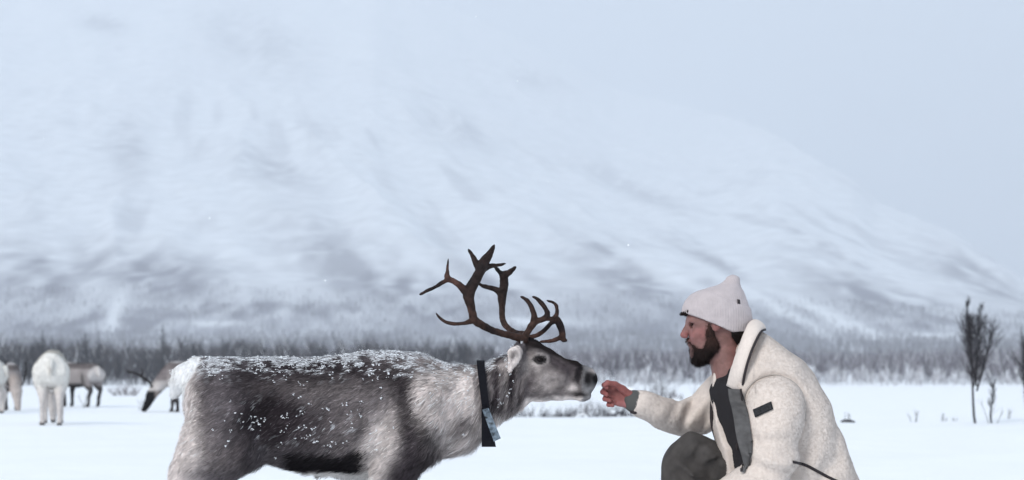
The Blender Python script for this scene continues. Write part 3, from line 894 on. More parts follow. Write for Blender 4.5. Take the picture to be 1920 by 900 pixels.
    def slab(name, quad, y0, y1, mat, parent, nseg=6, bend=0.004):
        """strap piece: quad of photo corners, swept in segments, 5 mm thick"""
        q = np.array(quad, float)                        # top-left, top-right, bottom-right, bottom-left
        Vv = []
        for i in range(nseg + 1):
            t = i / nseg
            l = q[0] * (1 - t) + q[3] * t; r = q[1] * (1 - t) + q[2] * t
            y = y0 * (1 - t) + y1 * t + bend * math.sin(t * 9)
            for (xx, yy) in ((l, y), (r, y), (r, y + 0.005), (l, y + 0.005)):
                Vv.append(((xx[0] - 960) / FPX * y, yy, CAM_H + (HOR - xx[1]) / FPX * y))
        Ff = [(i * 4 + k_, i * 4 + (k_ + 1) % 4, i * 4 + 4 + (k_ + 1) % 4, i * 4 + 4 + k_) for i in range(nseg) for k_ in range(4)]
        Ff += [(3, 2, 1, 0), (nseg * 4, nseg * 4 + 1, nseg * 4 + 2, nseg * 4 + 3)]
        return obj(name, np.array(Vv), np.array(Ff), mat, parent, smooth=False)
    slab('strap_end', [(903, 765), (915, 765), (930, 838), (903, 838)], 6.868, 6.872, M_STRAP, collar)
    slab('plastic_tag', [(904, 768), (916, 765), (939, 822), (926, 828)], 6.852, 6.858, M_TAG, collar)
    return root
build_hero()

# ------------------------------------------------------------------ the crouching man
MAN = (0.86, 7.0, 0.0)
FACE, RED, LIP = np.array([0.225, 0.118, 0.105]), np.array([0.27, 0.098, 0.092]), np.array([0.20, 0.08, 0.08])

def man_skin():
    """head, neck and far hand at fine resolution over a coarser trunk and limbs hidden by the clothes: one mesh"""
    parts = []
    # head and neck
    v = Vol(P(1262, 748, 6.87), P(1425, 515, 7.13), 0.0030)
    v.ell(P(1347, 592), (.108, .077, .098), 0.0, 0.25)
    v.ell(P(1318, 612), (.058, .062, .075), 0.04, 0.1)                 # face front
    v.ell(P(1322, 648), (.058, .055, .052), 0.03, 0.35)                # jaw
    v.ell(P(1308, 667), (.026, .030, .024), 0.02)                      # chin
    v.ell(P(1296, 600), (.018, .052, .014), 0.015, -0.2)               # brow ridge
    for s in (-1, 1):
        v.ell(P(1300, 610) + [0, s * .030, 0], (.018, .017, .013), 0.012, 0, 'carve')
        v.ell(P(1303, 611) + [0, s * .029, 0], (.0125, .0125, .0125), 0.003)     # eyelids over the eyeball
        v.ell(P(1308, 630) + [0, s * .036, 0], (.026, .022, .020), 0.02)         # cheekbone
        v.ell(P(1285, 631) + [0, s * .013, 0], (.0095, .007, .0075), 0.006)      # nostril wing
        v.ell(P(1284, 635) + [0, s * .008, 0], (.004, .003, .004), 0.002, 0, 'carve')
        # ear
        v.ell(P(1341, 604) + [0, s * .078, 0], (.021, .010, .033), 0.008, -0.25)
        v.ell(P(1339, 602) + [0, s * .088, 0], (.011, .006, .018), 0.005, -0.25, 'carve')
        v.ell(P(1337, 617) + [0, s * .077, 0], (.011, .007, .011), 0.006)
    v.cone(P(1293, 604), P(1282, 627), .010, .0125, 0.012)             # nose
    v.ell(P(1280.5, 628.5), (.010, .011, .0095), 0.006)
    v.ell(P(1293, 639), (.010, .020, .007), 0.008, 0.3)                # upper lip
    v.ell(P(1294, 646.5), (.009, .018, .0065), 0.006)                  # lower lip
    v.cone(P(1288, 642.5) + [0, -.02, 0], P(1288, 642.5) + [0, .02, 0], .0022, .0022, .002, mode='carve')
    v.cone(P(1352, 640), P(1372, 730), .056, .062, 0.03)
    v.rough(0.0012, (60, 60, 60), 3, 2)
    hv, hf = v.skin(1)
    px, py = pix7(hv)
    n = vnoise(hv, 30, 4, 2)[:, None]
    C = np.tile(FACE, (len(hv), 1))
    def on(a, c):
        nonlocal C
        C = C * (1 - np.clip(a, 0, 1)[:, None]) + np.clip(a, 0, 1)[:, None] * c
    on(0.8 * blob(px, py, 1283, 629, 9, 8), RED); on(0.55 * blob(px, py, 1308, 626, 14, 12), RED); on(0.5 * blob(px, py, 1340, 612, 8, 12), RED)
    on(0.8 * blob(px, py, 1291, 642.5, 6, 4.5), LIP)
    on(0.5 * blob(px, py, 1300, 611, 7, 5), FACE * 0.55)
    on(0.45 * sstep(1356, 1385, px) * sstep(615, 640, py), RED)
    C = C * (1 + 0.22 * n + 0.15 * vnoise(hv, 110, 44, 2)[:, None])
    parts.append((hv, hf, C))
    # far hand, palm towards the camera, fingers closed on the finger tips
    v = Vol(P(1120, 785, 6.93), P(1232, 700, 7.16), 0.0019)
    Q = lambda px, py, y: P(px, py, y)
    v.chain([Q(1222, 762, 7.08), Q(1200, 756, 7.075), Q(1186, 750, 7.07)], [.029, .026, .027], .01, 4, flat=(0, 1, 0), fs=0.8)
    v.cone(Q(1184, 749, 7.07), Q(1157, 741, 7.07), .030, .034, .02, flat=(0, 1, 0), fs=0.45)
    v.cone(Q(1183, 758, 7.062), Q(1160, 755, 7.06), .016, .014, .014)                     # heel of the hand
    v.cone(Q(1181, 740, 7.055), Q(1166, 729, 7.045), .015, .013, .012)                    # thumb base
    fingers = [
        [(1156, 727, 7.075), (1139, 718, 7.062), (1132.5, 722, 7.038), (1138, 727, 7.020)],
        [(1153, 736, 7.078), (1135, 729, 7.062), (1130, 735, 7.034), (1138, 740, 7.016)],
        [(1154, 746, 7.078), (1137, 742, 7.060), (1134, 748, 7.034), (1143, 751, 7.018)],
        [(1157, 755, 7.076), (1143, 754, 7.058), (1141, 759, 7.036), (1149, 760, 7.022)]]
    for f, r in zip(fingers, (.0104, .0108, .0104, .0094)):
        p = [Q(*a) for a in f]
        v.cone(p[0], p[1], r * 1.08, r, .006); v.cone(p[1], p[2], r * 1.03, r * .92, .002); v.cone(p[2], p[3], r * .92, r * .78, .002)
        v.ell(p[1], (r * 1.06,) * 3, .003)
    t = [Q(1168, 730, 7.045), Q(1154, 720.5, 7.028), Q(1141, 718, 7.016), Q(1134, 722.5, 7.014)]
    v.cone(t[0], t[1], .0135, .0112, .008); v.cone(t[1], t[2], .0112, .0098, .002); v.cone(t[2], t[3], .0098, .0078, .002)
    gv, gf = v.skin(1)
    px, py = pix7(gv)
    C = np.tile(np.array([0.25, 0.085, 0.076]), (len(gv), 1))
    tips = sstep(1146, 1132, px)[:, None]
    C = C * (1 - 0.4 * tips) + 0.4 * tips * np.array([0.28, 0.085, 0.09])
    a = (0.6 * blob(px, py, 1172, 758, 16, 8))[:, None]
    C = C * (1 - a) + a * np.array([0.36, 0.145, 0.145])
    C = C * (1 + 0.15 * vnoise(gv, 60, 9, 2))[:, None]
    parts.append((gv, gf, C))
    # near hand, resting below the knee, out of the picture
    v = Vol(P(1225, 1010, 6.66), P(1345, 905, 6.92), 0.0028)
    v.chain([P(1340, 938, 6.77), P(1312, 950, 6.79), P(1300, 955, 6.80)], [.030, .026, .027], .01, 4)
    v.cone(P(1300, 955, 6.80), P(1274, 966, 6.82), .03, .034, .02, flat=(0.3, 1, 0.5), fs=0.5)
    for i, (dx, L) in enumerate(((0, 30), (5, 34), (9, 32), (14, 26))):
        a0, a1, a2 = P(1274 + dx * .5, 952 + i * 9, 6.82), P(1258 + dx * .5, 962 + i * 9, 6.83), P(1252 + dx * .7, 962 + i * 9 + L * .6, 6.84)
        v.cone(a0, a1, .0105, .0095, .006); v.cone(a1, a2, .0095, .0078, .003)
    v.cone(P(1296, 946, 6.80), P(1276, 940, 6.84), .014, .011, .01); v.cone(P(1276, 940, 6.84), P(1262, 945, 6.86), .011, .009, .003)
    nv, nf = v.skin(1)
    parts.append((nv, nf, np.tile(np.array([0.40, 0.17, 0.15]), (len(nv), 1))))
    # trunk, arms and legs inside the clothing
    v = Vol((0.45, 6.6, -0.0), (1.45, 7.4, 0.90), 0.013)
    limb_set(v, 0.66, True)
    tv, tf = v.skin(1)
    parts.append((tv, tf, np.tile(FACE, (len(tv), 1))))
    V = np.vstack([p[0] for p in parts]); C = np.vstack([p[2] for p in parts])
    off = np.cumsum([0] + [len(p[0]) for p in parts])
    F = np.vstack([p[1] + o for p, o in zip(parts, off)])
    return V, F, C

FARARM = ([P(1395, 725, 7.16), P(1362, 742, 7.21), P(1322, 770, 7.24), P(1292, 786, 7.22), P(1250, 778, 7.15), P(1218, 763, 7.09), P(1196, 755, 7.075)],
          [.10, .094, .076, .066, .058, .050, .044])
NEARARM = ([P(1452, 752, 6.82), P(1455, 782, 6.76), P(1450, 825, 6.72), P(1447, 868, 6.70), P(1428, 900, 6.70), P(1385, 922, 6.74), P(1340, 940, 6.77)],
           [.108, .106, .092, .087, .083, .070, .050])
FARLEG = ([P(1500, 945, 7.10), P(1430, 915, 7.08), P(1360, 885, 7.04), P(1302, 866, 7.02), P(1288, 890, 7.02), P(1292, 940, 7.04), P(1305, 1000, 7.06), P(1318, 1045, 7.07)],
          [.135, .125, .112, .098, .092, .078, .060, .052])
NEARLEG = ([P(1510, 955, 6.90), P(1470, 985, 6.84), P(1425, 1025, 6.82), P(1400, 1050, 6.82), P(1440, 1058, 6.83), P(1500, 1058, 6.86), P(1545, 1052, 6.88)],
           [.135, .115, .085, .062, .060, .056, .050])

def limb_set(v, k, trunk):
    for pts, rad in (FARARM, NEARARM, FARLEG, NEARLEG):
        v.chain(np.array(pts), np.array(rad) * k, 0.03, 4)
    if trunk:
        v.cone(P(1430, 740), P(1480, 930), .15 * k + .02, .17 * k, .05)
        v.cone(P(1400, 735, 7.1), P(1440, 735, 6.88), .09 * k, .09 * k, .05)
        v.cone(P(1372, 725), P(1410, 735), .055, .09, .03)

def px_rows(data):
    return [(CAM_H + (HOR - a) / 500, (b - 960) / 500, (c - 960) / 500, w) for a, b, c, w in data]

TORSO = px_rows([(616, 1404, 1424, .05), (632, 1392, 1442, .10), (650, 1380, 1466, .155), (675, 1360, 1500, .20), (690, 1344, 1513, .213), (705, 1336, 1526, .22), (740, 1335, 1546, .225),
                 (780, 1338, 1563, .22), (820, 1342, 1580, .215), (860, 1348, 1596, .215), (900, 1356, 1606, .22), (940, 1385, 1612, .22), (975, 1420, 1606, .20), (990, 1440, 1595, .18)])

def opening(py):
    return (np.interp(py, [600, 700, 725, 760, 800, 840, 880, 960], [1385, 1372, 1372, 1380, 1389, 1394, 1398, 1420]) - 960) / 500

def man_jacket():
    v = Vol((0.44, 6.56, -0.16 + 0.30), (1.36, 7.40, 0.99), 0.0052)
    v.loft(TORSO, 'z', 7.0, 0.0, 2.3, (0.05, 0.04))
    # open front: the near panel is drawn back, the far one hangs forward
    X, Y, Z = np.meshgrid(*[a.astype(np.float32) for a in v.ax], indexing='ij')
    py = HOR - 500 * (Z - CAM_H)
    edge = opening(py).astype(np.float32)
    wedge = np.maximum(np.maximum(X - edge, Y - np.interp(py, [640, 690, 780, 840, 900], [7.0, 6.968, 6.968, 6.90, 6.90]).astype(np.float32)), py * 0 - 1 + (py < 640) * 2.0)
    v.D = np.maximum(v.D, -wedge)
    # the two sleeves
    v.chain(np.array(FARARM[0]), np.array(FARARM[1]), 0.035, 4)
    m = Vol(v.lo, v.lo + v.h * (v.n - 1), v.h)
    m.D[:] = 0.2
    m.chain(np.array(NEARARM[0]), np.array(NEARARM[1]), 0.02, 4)
    # armhole seam: a shallow groove where sleeve meets body
    a, b = v.D, m.D[:v.n[0], :v.n[1], :v.n[2]]
    h = np.clip(0.5 + 0.5 * (a - b) / 0.012, 0, 1)
    both = a * (1 - h) + b * h - 0.012 * h * (1 - h)
    groove = 0.012 * np.exp(-((a - b) / 0.009) ** 2) * (py < 860)
    v.D = (both + groove).astype(np.float32)
    # folds in the cloth
    near = np.abs(v.D) < 0.03
    I = np.argwhere(near)
    W = v.lo + v.h * I
    wx, wy = pix7(W)
    fold = np.zeros(len(W))
    u = (wy - 0.33 * wx) / 17 + 1.1 * vnoise(W, (9, 9, 9), 12, 2)
    fold += 0.012 * np.sin(u * 2.2) * np.clip(blob(wx, wy, 1425, 845, 42, 50), 0, 1) * (W[:, 1] < 6.84)
    u = (wx + 0.55 * wy) / 13 + 1.2 * vnoise(W, (10, 10, 10), 13, 2)
    fold += 0.010 * np.sin(u * 2.0) * blob(wx, wy, 1312, 778, 36, 34) * (W[:, 1] > 7.0)
    fold += 0.003 * np.sin(u * 1.4) * blob(wx, wy, 1235, 775, 40, 30) * (W[:, 1] > 7.0)
    fold += 0.014 * vnoise(W, (7, 7, 11), 14, 2) * (wx > 1400)
    u = (wx + 0.2 * wy) / 24 + 1.2 * vnoise(W, (6, 6, 6), 17, 2)
    fold += 0.011 * np.sin(u * 1.6) * blob(wx, wy, 1520, 830, 40, 70)
    v.D[near] += fold.astype(np.float32)
    v.rough(0.0011, (90, 90, 90), 31, 2)
    return v

def cast(trees, px, py, off=0.004):
    """point just in front of the clothes where the sight line through a photo pixel first meets them"""
    d = Vector(P(px, py, 1.0)) - Vector((0, 0, CAM_H)); d.normalize()
    best = None
    for t in trees:
        loc, n, i, dist = t.ray_cast(Vector((0, 0, CAM_H)), d)
        if loc is not None and (best is None or dist < best[0]):
            best = (dist, loc)
    if best is None:
        return P(px, py, 6.9)
    return np.array(best[1] - d * off)

def ribbon(name, left, right, trees, mat, parent, off=0.006, thick=0.005, n=7, across=4, depth=None, flat=False, **kw):
    """cloth strip between two photo polylines, laid on the clothes and given thickness"""
    l, r = spline(left, n), spline(right, n)
    m = min(len(l), len(r))
    top = []
    for i in range(m):
        for j in range(across + 1):
            t = j / across
            q = l[i] * (1 - t) + r[i] * t
            top.append(cast(trees, q[0], q[1], off) if depth is None else P(q[0], q[1], q[2] if len(q) > 2 else depth))
    top = np.array(top)
    w = across + 1
    G = top.reshape(m, w, 3)
    if flat:
        G[:, :, 1] = G[:, :, 1].min(1, keepdims=True)
    for _ in range(3):                                   # ease out jumps in depth
        G[1:-1, :, 1] = 0.25 * G[:-2, :, 1] + 0.5 * G[1:-1, :, 1] + 0.25 * G[2:, :, 1]
    top = G.reshape(-1, 3)
    back = top + np.array([0, thick, 0])
    V = np.vstack([top, back]); N = m * w
    F = []
    for i in range(m - 1):
        for j in range(across):
            a = i * w + j
            F.append((a, a + w, a + w + 1, a + 1)); F.append((N + a, N + a + 1, N + a + w + 1, N + a + w))
        a = i * w; F.append((a, N + a, N + a + w, a + w))
        a = i * w + across; F.append((a, a + w, N + a + w, N + a))
    for j in range(across):
        F.append((j, j + 1, N + j + 1, N + j)); a = (m - 1) * w + j; F.append((a, N + a, N + a + 1, a + 1))
    return obj(name, V, np.array(F), mat, parent, **kw)

def build_man():
    rng = np.random.default_rng(31)
    root = thing('person', MAN, 'man crouching in cream fleece jacket and pale knit hat, hand held out to the reindeer', 'person')
    V, F, C = man_skin()
    obj('body', V, F, M_SKIN, root, colors=C)
    # ---- jacket
    jv = man_jacket()
    V, F = jv.skin(1)
    px, py = pix7(V)
    base = np.array([0.68, 0.60, 0.545])
    C = base * (1 + 0.05 * vnoise(V, 50, 61, 3) + 0.04 * vnoise(V, 8, 62, 2))[:, None]
    jacket = obj('fleece_jacket', V, F, M_FLEECE, root, colors=C)
    jt = BVHTree.FromPolygons(V.tolist(), F.tolist())
    pos, nor = scatter(V, F, 90000, rng, (px > 1190) * (V[:, 2] > 0.3) * 1.0)
    n = len(pos)
    curl = np.stack([vnoise(pos, 120, 300 + i, 1) for i in range(3)], 1)
    d = curl + rng.normal(0, 0.35, (n, 3))
    d = d - nor * ((d * nor).sum(1))[:, None]; d = d / np.linalg.norm(d, axis=1, keepdims=True) + 0.55 * nor
    c = base * (1.03 + 0.06 * vnoise(pos, 70, 63, 2) + 0.04 * rng.normal(size=n))[:, None]
    FV, FF, FC, FN = blades(pos, nor, d, rng.uniform(0.004, 0.008, n), 0.0028, np.clip(c, 0, 0.9), sag=0.6)
    tag(obj('fleece_pile', FV, FF, M_FLEECE, jacket, colors=FC, normals=FN), kind='stuff')
    # ---- dark sweater under it
    v = Vol((0.66, 6.74, 0.30), (1.30, 7.26, 0.99), 0.008)
    rows = [(t, a + .012, b - .03, max(w - .035, .02)) for t, a, b, w in TORSO if t < 0.77]
    v.loft(rows, 'z', 7.0, 0.0, 2.2, (0.04, 0.03))
    v.cone(P(1374, 700), P(1368, 735), .064, .075, .02)
    v.rough(0.008, (18, 18, 18), 5, 2)
    SV, SF = v.skin(1)
    sweater = obj('sweater', SV, SF, M_SWEATER, root)
    st = BVHTree.FromPolygons(SV.tolist(), SF.tolist())
    # ---- trousers
    v = Vol((0.50, 6.62, 0.0), (1.36, 7.34, 0.60), 0.0065)
    for pts, rad in (FARLEG, NEARLEG):
        v.chain(np.array(pts), np.array(rad), 0.04, 4)
    v.ell(P(1520, 945), (.17, .19, .13), 0.06)
    for g in ([(1258, 838, 6.93), (1290, 872, 6.915), (1345, 897, 6.925)], [(1262, 876, 6.945), (1300, 905, 6.93), (1340, 915, 6.94)], [(1338, 816, 6.965), (1312, 842, 6.925), (1318, 868, 6.918)], [(1372, 850, 6.93), (1340, 868, 6.925), (1330, 892, 6.93)]):
        v.chain([P(q[0], q[1], q[2] - .008) for q in g], [.008, .024, .010], 0.018, 5, mode='carve')
    near = np.abs(v.D) < 0.03
    W = v.lo + v.h * np.argwhere(near)
    wx, wy = pix7(W)
    u = (wx * 0.75 - wy) / 15 + 1.0 * vnoise(W, (8, 8, 8), 3, 2)
    v.D[near] += (0.015 * np.sin(u * 1.1) * sstep(1260, 1300, wx) + 0.008 * vnoise(W, (16, 16, 16), 6, 2)).astype(np.float32)
    TV, TF = v.skin(1)
    obj('trousers', TV, TF, M_TROUSER, root)
    tt = BVHTree.FromPolygons(TV.tolist(), TF.tolist())
    # ---- boots
    for (hx, hy, tx, ty, y) in ((1322, 1062, 1268, 1072, 7.07), (1552, 1052, 1556, 1078, 6.88)):
        v = Vol(P(hx, 1094, y) - [.17, .09, .0], P(hx, 1020, y) + [.10, .09, .0], 0.007)
        v.cone(P(hx, 1035, y), P(hx, 1066, y), .052, .046, .02)
        if tx < hx:
            v.cone(P(hx + 8, 1068, y), P(tx, 1074, y), .042, .034, .02, flat=(0, 0, 1), fs=0.8)
            v.cone(P(hx + 8, 1080, y), P(tx - 4, 1081, y), .030, .030, .006, flat=(0, 0, 1), fs=0.4)
        else:
            v.cone(P(hx, 1056, y), P(tx + 14, 1080, y), .040, .034, .02)
        BV, BF = v.skin(1)
        obj('boot', BV, BF, M_BOOT, root)
    # ---- sweater cuff and wrist strap at the far hand
    v = Vol(P(1172, 800, 6.95), P(1215, 715, 7.2), 0.003)
    v.chain([P(1213, 759.5, 7.082), P(1198, 755.5, 7.075), P(1188, 752, 7.07)], [.043, .043, .041], .004, 4)
    v.rough(0.0015, (20, 90, 90), 6, 1)
    CV, CF = v.skin(1)
    obj('sweater_cuff', CV, CF, M_CUFF, root)
    v = Vol(P(1170, 800, 6.95), P(1210, 720, 7.2), 0.003)
    v.cone(P(1184, 772, 7.055), P(1191, 774, 7.045), .007, .007, .004)
    WV, WF = v.skin(1)
    obj('wrist_strap', WV, WF, M_PIPING, root)
    # ---- collar of the jacket: stand-up fleece band folded outwards
    up = spline([(1364, 722, 6.885), (1373, 690, 6.855), (1387, 650, 6.85), (1402, 610, 6.90), (1412, 601, 7.0), (1402, 606, 7.085), (1376, 640, 7.12), (1352, 672, 7.11), (1338, 690, 7.10)], 6)
    lo = spline([(1391, 731, 6.825), (1396, 700, 6.79), (1408, 660, 6.785), (1425, 624, 6.85), (1434, 618, 7.0), (1418, 622, 7.13), (1390, 650, 7.165), (1366, 690, 7.16), (1350, 712, 7.15)], 6)
    G = []
    for a, b in zip(up, lo):
        A, B = P(*a), P(*b)
        for t in np.linspace(0, 1, 7):
            G.append(A * (1 - t) + B * t)
    G = np.array(G); m, w = len(up), 7
    i = np.arange(m - 1)[:, None] * w; j = np.arange(w - 1)[None]
    Fg = np.stack([i + j, i + w + j, i + w + j + 1, i + j + 1], -1).reshape(-1, 4)
    Ng = vnormals(G, Fg)
    cen = P(1390, 670, 7.0)
    flip = np.sign(((G - cen) * Ng).sum(1).mean()) or 1
    bulge = (0.010 * np.sin(np.linspace(0, math.pi, w)) ** 0.6)
    bulge = np.tile(bulge, m)
    outer = G + Ng * flip * (0.006 + bulge + 0.002 * vnoise(G, 90, 4, 2))[:, None]
    inner = G - Ng * flip * 0.006
    N = len(G)
    Vc = np.vstack([outer, inner])
    if flip < 0:
        Fg = Fg[:, ::-1]
    Fc = [Fg, Fg[:, ::-1] + N]
    rim = [(k_ * w, (k_ + 1) * w, (k_ + 1) * w + N, k_ * w + N) for k_ in range(m - 1)] + [((k_ + 1) * w + w - 1, k_ * w + w - 1, k_ * w + w - 1 + N, (k_ + 1) * w + w - 1 + N) for k_ in range(m - 1)]
    rim += [(k_ + 1, k_, k_ + N, k_ + 1 + N) for k_ in range(w - 1)] + [((m - 1) * w + k_, (m - 1) * w + k_ + 1, (m - 1) * w + k_ + 1 + N, (m - 1) * w + k_ + N) for k_ in range(w - 1)]
    Fc.append(np.array(rim))
    Fc = np.vstack(Fc)
    colc = base * (1.02 + 0.08 * vnoise(Vc, 60, 8, 3))[:, None]
    collar = obj('collar', Vc, Fc, M_FLEECE, jacket, colors=colc)
    ct = BVHTree.FromPolygons(Vc.tolist(), Fc.tolist())
    pos, nor = scatter(Vc, Fc, 7000, rng)
    n = len(pos)
    d = nor * 0.5 + np.stack([vnoise(pos, 120, 320 + i_, 1) for i_ in range(3)], 1) + rng.normal(0, 0.35, (n, 3))
    d = d - nor * np.minimum((d * nor).sum(1) - 0.25, 0)[:, None]
    c = base * (1.05 + 0.10 * rng.normal(size=n))[:, None]
    # ---- dark piping along collar and near front edge
    b = Bits()
    b.tube(np.array([P(*q) for q in lo[:31]]) + [0, -0.008, 0], 0.0048, 6, (0.03, 0.028, 0.03))
    obj_pip = b.build('collar_piping', M_PIPING, jacket)
    # ---- front placket, lining and piping
    ribbon('placket', [(1360, 728), (1363, 765), (1367, 810), (1377, 855), (1387, 884)], [(1390, 730), (1402, 770), (1409, 815), (1410, 850), (1396, 886)], [jt, st, tt], M_PLACKET, jacket, 0.012, 0.006, flat=True)
    b = Bits()
    line = spline([(1389, 729), (1393, 765), (1396, 800), (1396, 840), (1391, 882)], 8)
    b.tube(np.array([cast([jt, st], *q, off=0.028) for q in line]), 0.0036, 6)
    b.build('front_piping', M_PIPING, jacket)
    for q in ((1378, 778), (1382, 838)):
        c0 = cast([jt, st, tt], *q, off=0.028)
        UV_, UF_ = uv_ball(c0, (.006, .004, .014), 10, 6)
        obj('toggle', UV_, UF_, M_PIPING, jacket)
    # ---- far lapel edge
    b = Bits()
    line = spline([(1343, 692, 7.13), (1337, 740, 7.125), (1336, 790, 7.12), (1345, 826, 7.11)], 8)
    b.tube(np.array([P(*q) for q in line]) + [-.004, -.012, 0], 0.007, 6)
    b.build('far_front_piping', M_PIPING, jacket)
    # ---- armhole seam
    b = Bits()
    line = spline([(1394, 752), (1401, 730), (1420, 711), (1448, 703), (1478, 711), (1499, 729), (1509, 755), (1510, 790)], 7)
    b.tube(np.array([cast([jt], *q, off=0.0005) for q in line]), 0.0034, 6, (0.40, 0.36, 0.33))
    b.build('sleeve_seam', M_FLEECE, jacket)
    # ---- sleeve patch
    ribbon('sleeve_patch', [(1411.5, 768), (1416, 782.5)], [(1446, 752.5), (1450, 767)], [jt], M_PATCH, jacket, 0.007, 0.006, n=4, across=10)
    # ---- hem
    b = Bits()
    line = spline([(1487, 866), (1510, 872), (1535, 885), (1562, 899), (1600, 915)], 6)
    b.tube(np.array([cast([jt], *q, off=0.003) for q in line]), 0.0055, 6)
    b.build('hem_cord', M_PIPING, jacket)
    # ---- hat
    v = Vol(P(1262, 645, 6.86), P(1425, 505, 7.14), 0.0032)
    rows = px_rows([(515, 1369, 1379, .014), (519, 1362, 1385, .027), (527, 1357, 1387, .034), (534, 1346, 1388, .042), (540, 1326, 1390, .060), (549, 1303, 1395, .078), (562, 1289, 1400, .088), (576, 1283, 1404, .093), (590, 1281, 1406, .095), (606, 1282, 1407, .095), (625, 1288, 1404, .092), (640, 1292, 1400, .09)])
    v.loft(rows, 'z', 7.0, 0.0, 2.05, (0.01, 0.012))
    v.cut(P(1325, 602), (-0.42, 0, -1.0)); v.cut(P(1380, 620), (0.04, 0, -1.0))
    # knit ribs and the turned-up cuff
    near = np.abs(v.D) < 0.02
    W = v.lo + v.h * np.argwhere(near)
    wx, wy = pix7(W)
    a = np.arctan2(W[:, 1] - 7.0, W[:, 0] - (1345 - 960) / 500)
    cuff = sstep(-2.0, 1.0, wy - (538 + (wx - 1310) * 0.42 + 5 * np.sin((wx - 1310) / 30)))
    v.D[near] += (0.0012 * np.sin(a * 64 + 0.8 * vnoise(W, 12, 77, 1)) - 0.0045 * cuff + 0.0016 * vnoise(W, (40, 40, 90), 2, 2)).astype(np.float32)
    HV, HF = v.skin(0)
    hat = obj('beanie', HV, HF, M_KNIT, root)
    ht = BVHTree.FromPolygons(HV.tolist(), HF.tolist())
    ribbon('hat_label', [(1382.5, 561), (1383, 569)], [(1387.5, 562), (1388, 569.5)], [ht], M_PIPING, hat, 0.004, 0.004, n=2, across=2)
    # ---- hair under the hat, fringe at the brow
    v = Vol(P(1262, 665, 6.88), P(1420, 570, 7.12), 0.0035)
    v.ell(P(1381, 622), (.045, .066, .040), 0.0, 0.3)
    v.cone(P(1398, 612), P(1384, 640), .018, .022, .02)
    v.ell(P(1288, 589), (.010, .030, .007), 0.0, -0.35)
    v.cone(P(1280, 588.5) + [0, -.02, 0], P(1290, 585) + [0, -.045, 0], .005, .009, .006)
    v.cone(P(1280, 588.5) + [0, .02, 0], P(1290, 585) + [0, .045, 0], .008, .011, .006)
    for s in (-1, 1):
        v.cone(P(1330, 604) + [0, s * .066, 0], P(1328, 628) + [0, s * .064, 0], .012, .015, .008, flat=(0, 1, 0), fs=0.6)
        v.cone(P(1291, 601) + [0, s * .016, 0], P(1301, 602) + [0, s * .046, 0], .0045, .0035, .003)     # eyebrow
    v.rough(0.003, (70, 70, 70), 5, 2)
    KV, KF = v.skin(1)
    obj('hair', KV, KF, M_HAIR, root, colors=np.array([0.018, 0.012, 0.011]) * (1 + 0.4 * vnoise(KV, 120, 3, 2))[:, None])
    pos, nor = scatter(KV, KF, 5000, rng)
    kx = pix7(pos)[0]
    d = np.where((kx < 1312)[:, None], np.array([-0.9, 0, -0.15]), np.array([0.15, 0, -0.9])) + 0.4 * nor + rng.normal(0, 0.25, pos.shape)
    FV, FF, FC, FN = blades(pos, nor, d, rng.uniform(0.004, 0.010, len(pos)), 0.0011, np.array([0.016, 0.011, 0.010]) * rng.uniform(0.5, 1.8, (len(pos), 1)))
    tag(obj('hair_strands', FV, FF, M_HAIR, root, colors=FC, normals=FN), kind='stuff')
    # ---- beard
    v = Vol(P(1270, 705, 6.88), P(1365, 600, 7.12), 0.0032)
    for s in (-1, 1):
        o = np.array([0, s * 1.0, 0])
        v.cone(P(1327, 608) + .066 * o, P(1331, 646) + .057 * o, .013, .020, .01, flat=(0, 1, 0), fs=0.6)
        v.cone(P(1333, 652) + .048 * o, P(1318, 663) + .036 * o, .024, .026, .02)
        v.cone(P(1291, 637) + .006 * o, P(1302, 650) + .028 * o, .0065, .011, .006)      # moustache
        v.cone(P(1304, 650) + .030 * o, P(1312, 662) + .030 * o, .011, .022, .012)
    v.ell(P(1312, 667), (.030, .038, .027), 0.02, 0.2)
    v.ell(P(1300, 656), (.012, .014, .010), 0.01)
    v.cone(P(1306, 676), P(1338, 668), .016, .020, .02)
    v.rough(0.004, (55, 55, 40), 5, 2)
    EV, EF = v.skin(1)
    bx_, by_ = pix7(EV)
    up_ = sstep(662, 636, by_)[:, None]
    bc = (np.array([0.016, 0.010, 0.010]) * (1 - up_) + np.array([0.050, 0.027, 0.022]) * up_) * (1 + 0.5 * vnoise(EV, 90, 3, 2))[:, None]
    beard = obj('beard', EV, EF, M_HAIR, root, colors=bc)
    pos, nor = scatter(EV, EF, 11000, rng)
    n = len(pos)
    d = nor * 0.8 + np.array([-0.15, 0, -0.8]) + rng.normal(0, 0.35, (n, 3))
    hy = sstep(662, 632, pix7(pos)[1])[:, None]
    c = (np.array([0.018, 0.012, 0.011]) * (1 - hy) + np.array([0.060, 0.033, 0.027]) * hy) * rng.uniform(0.4, 1.9, (n, 1))
    FV, FF, FC, FN = blades(pos, nor, d, rng.uniform(0.006, 0.017, n), 0.0010, c)
    tag(obj('beard_hairs', FV, FF, M_HAIR, beard, colors=FC, normals=FN), kind='stuff')
    for s in (-1, 1):
        EV, EF = uv_ball(P(1302, 610.5) + [-.001, s * .028, 0], (.0105, .0105, .0105), 16, 12)
        obj('eye', EV, EF, M_EYE, root)
build_man()

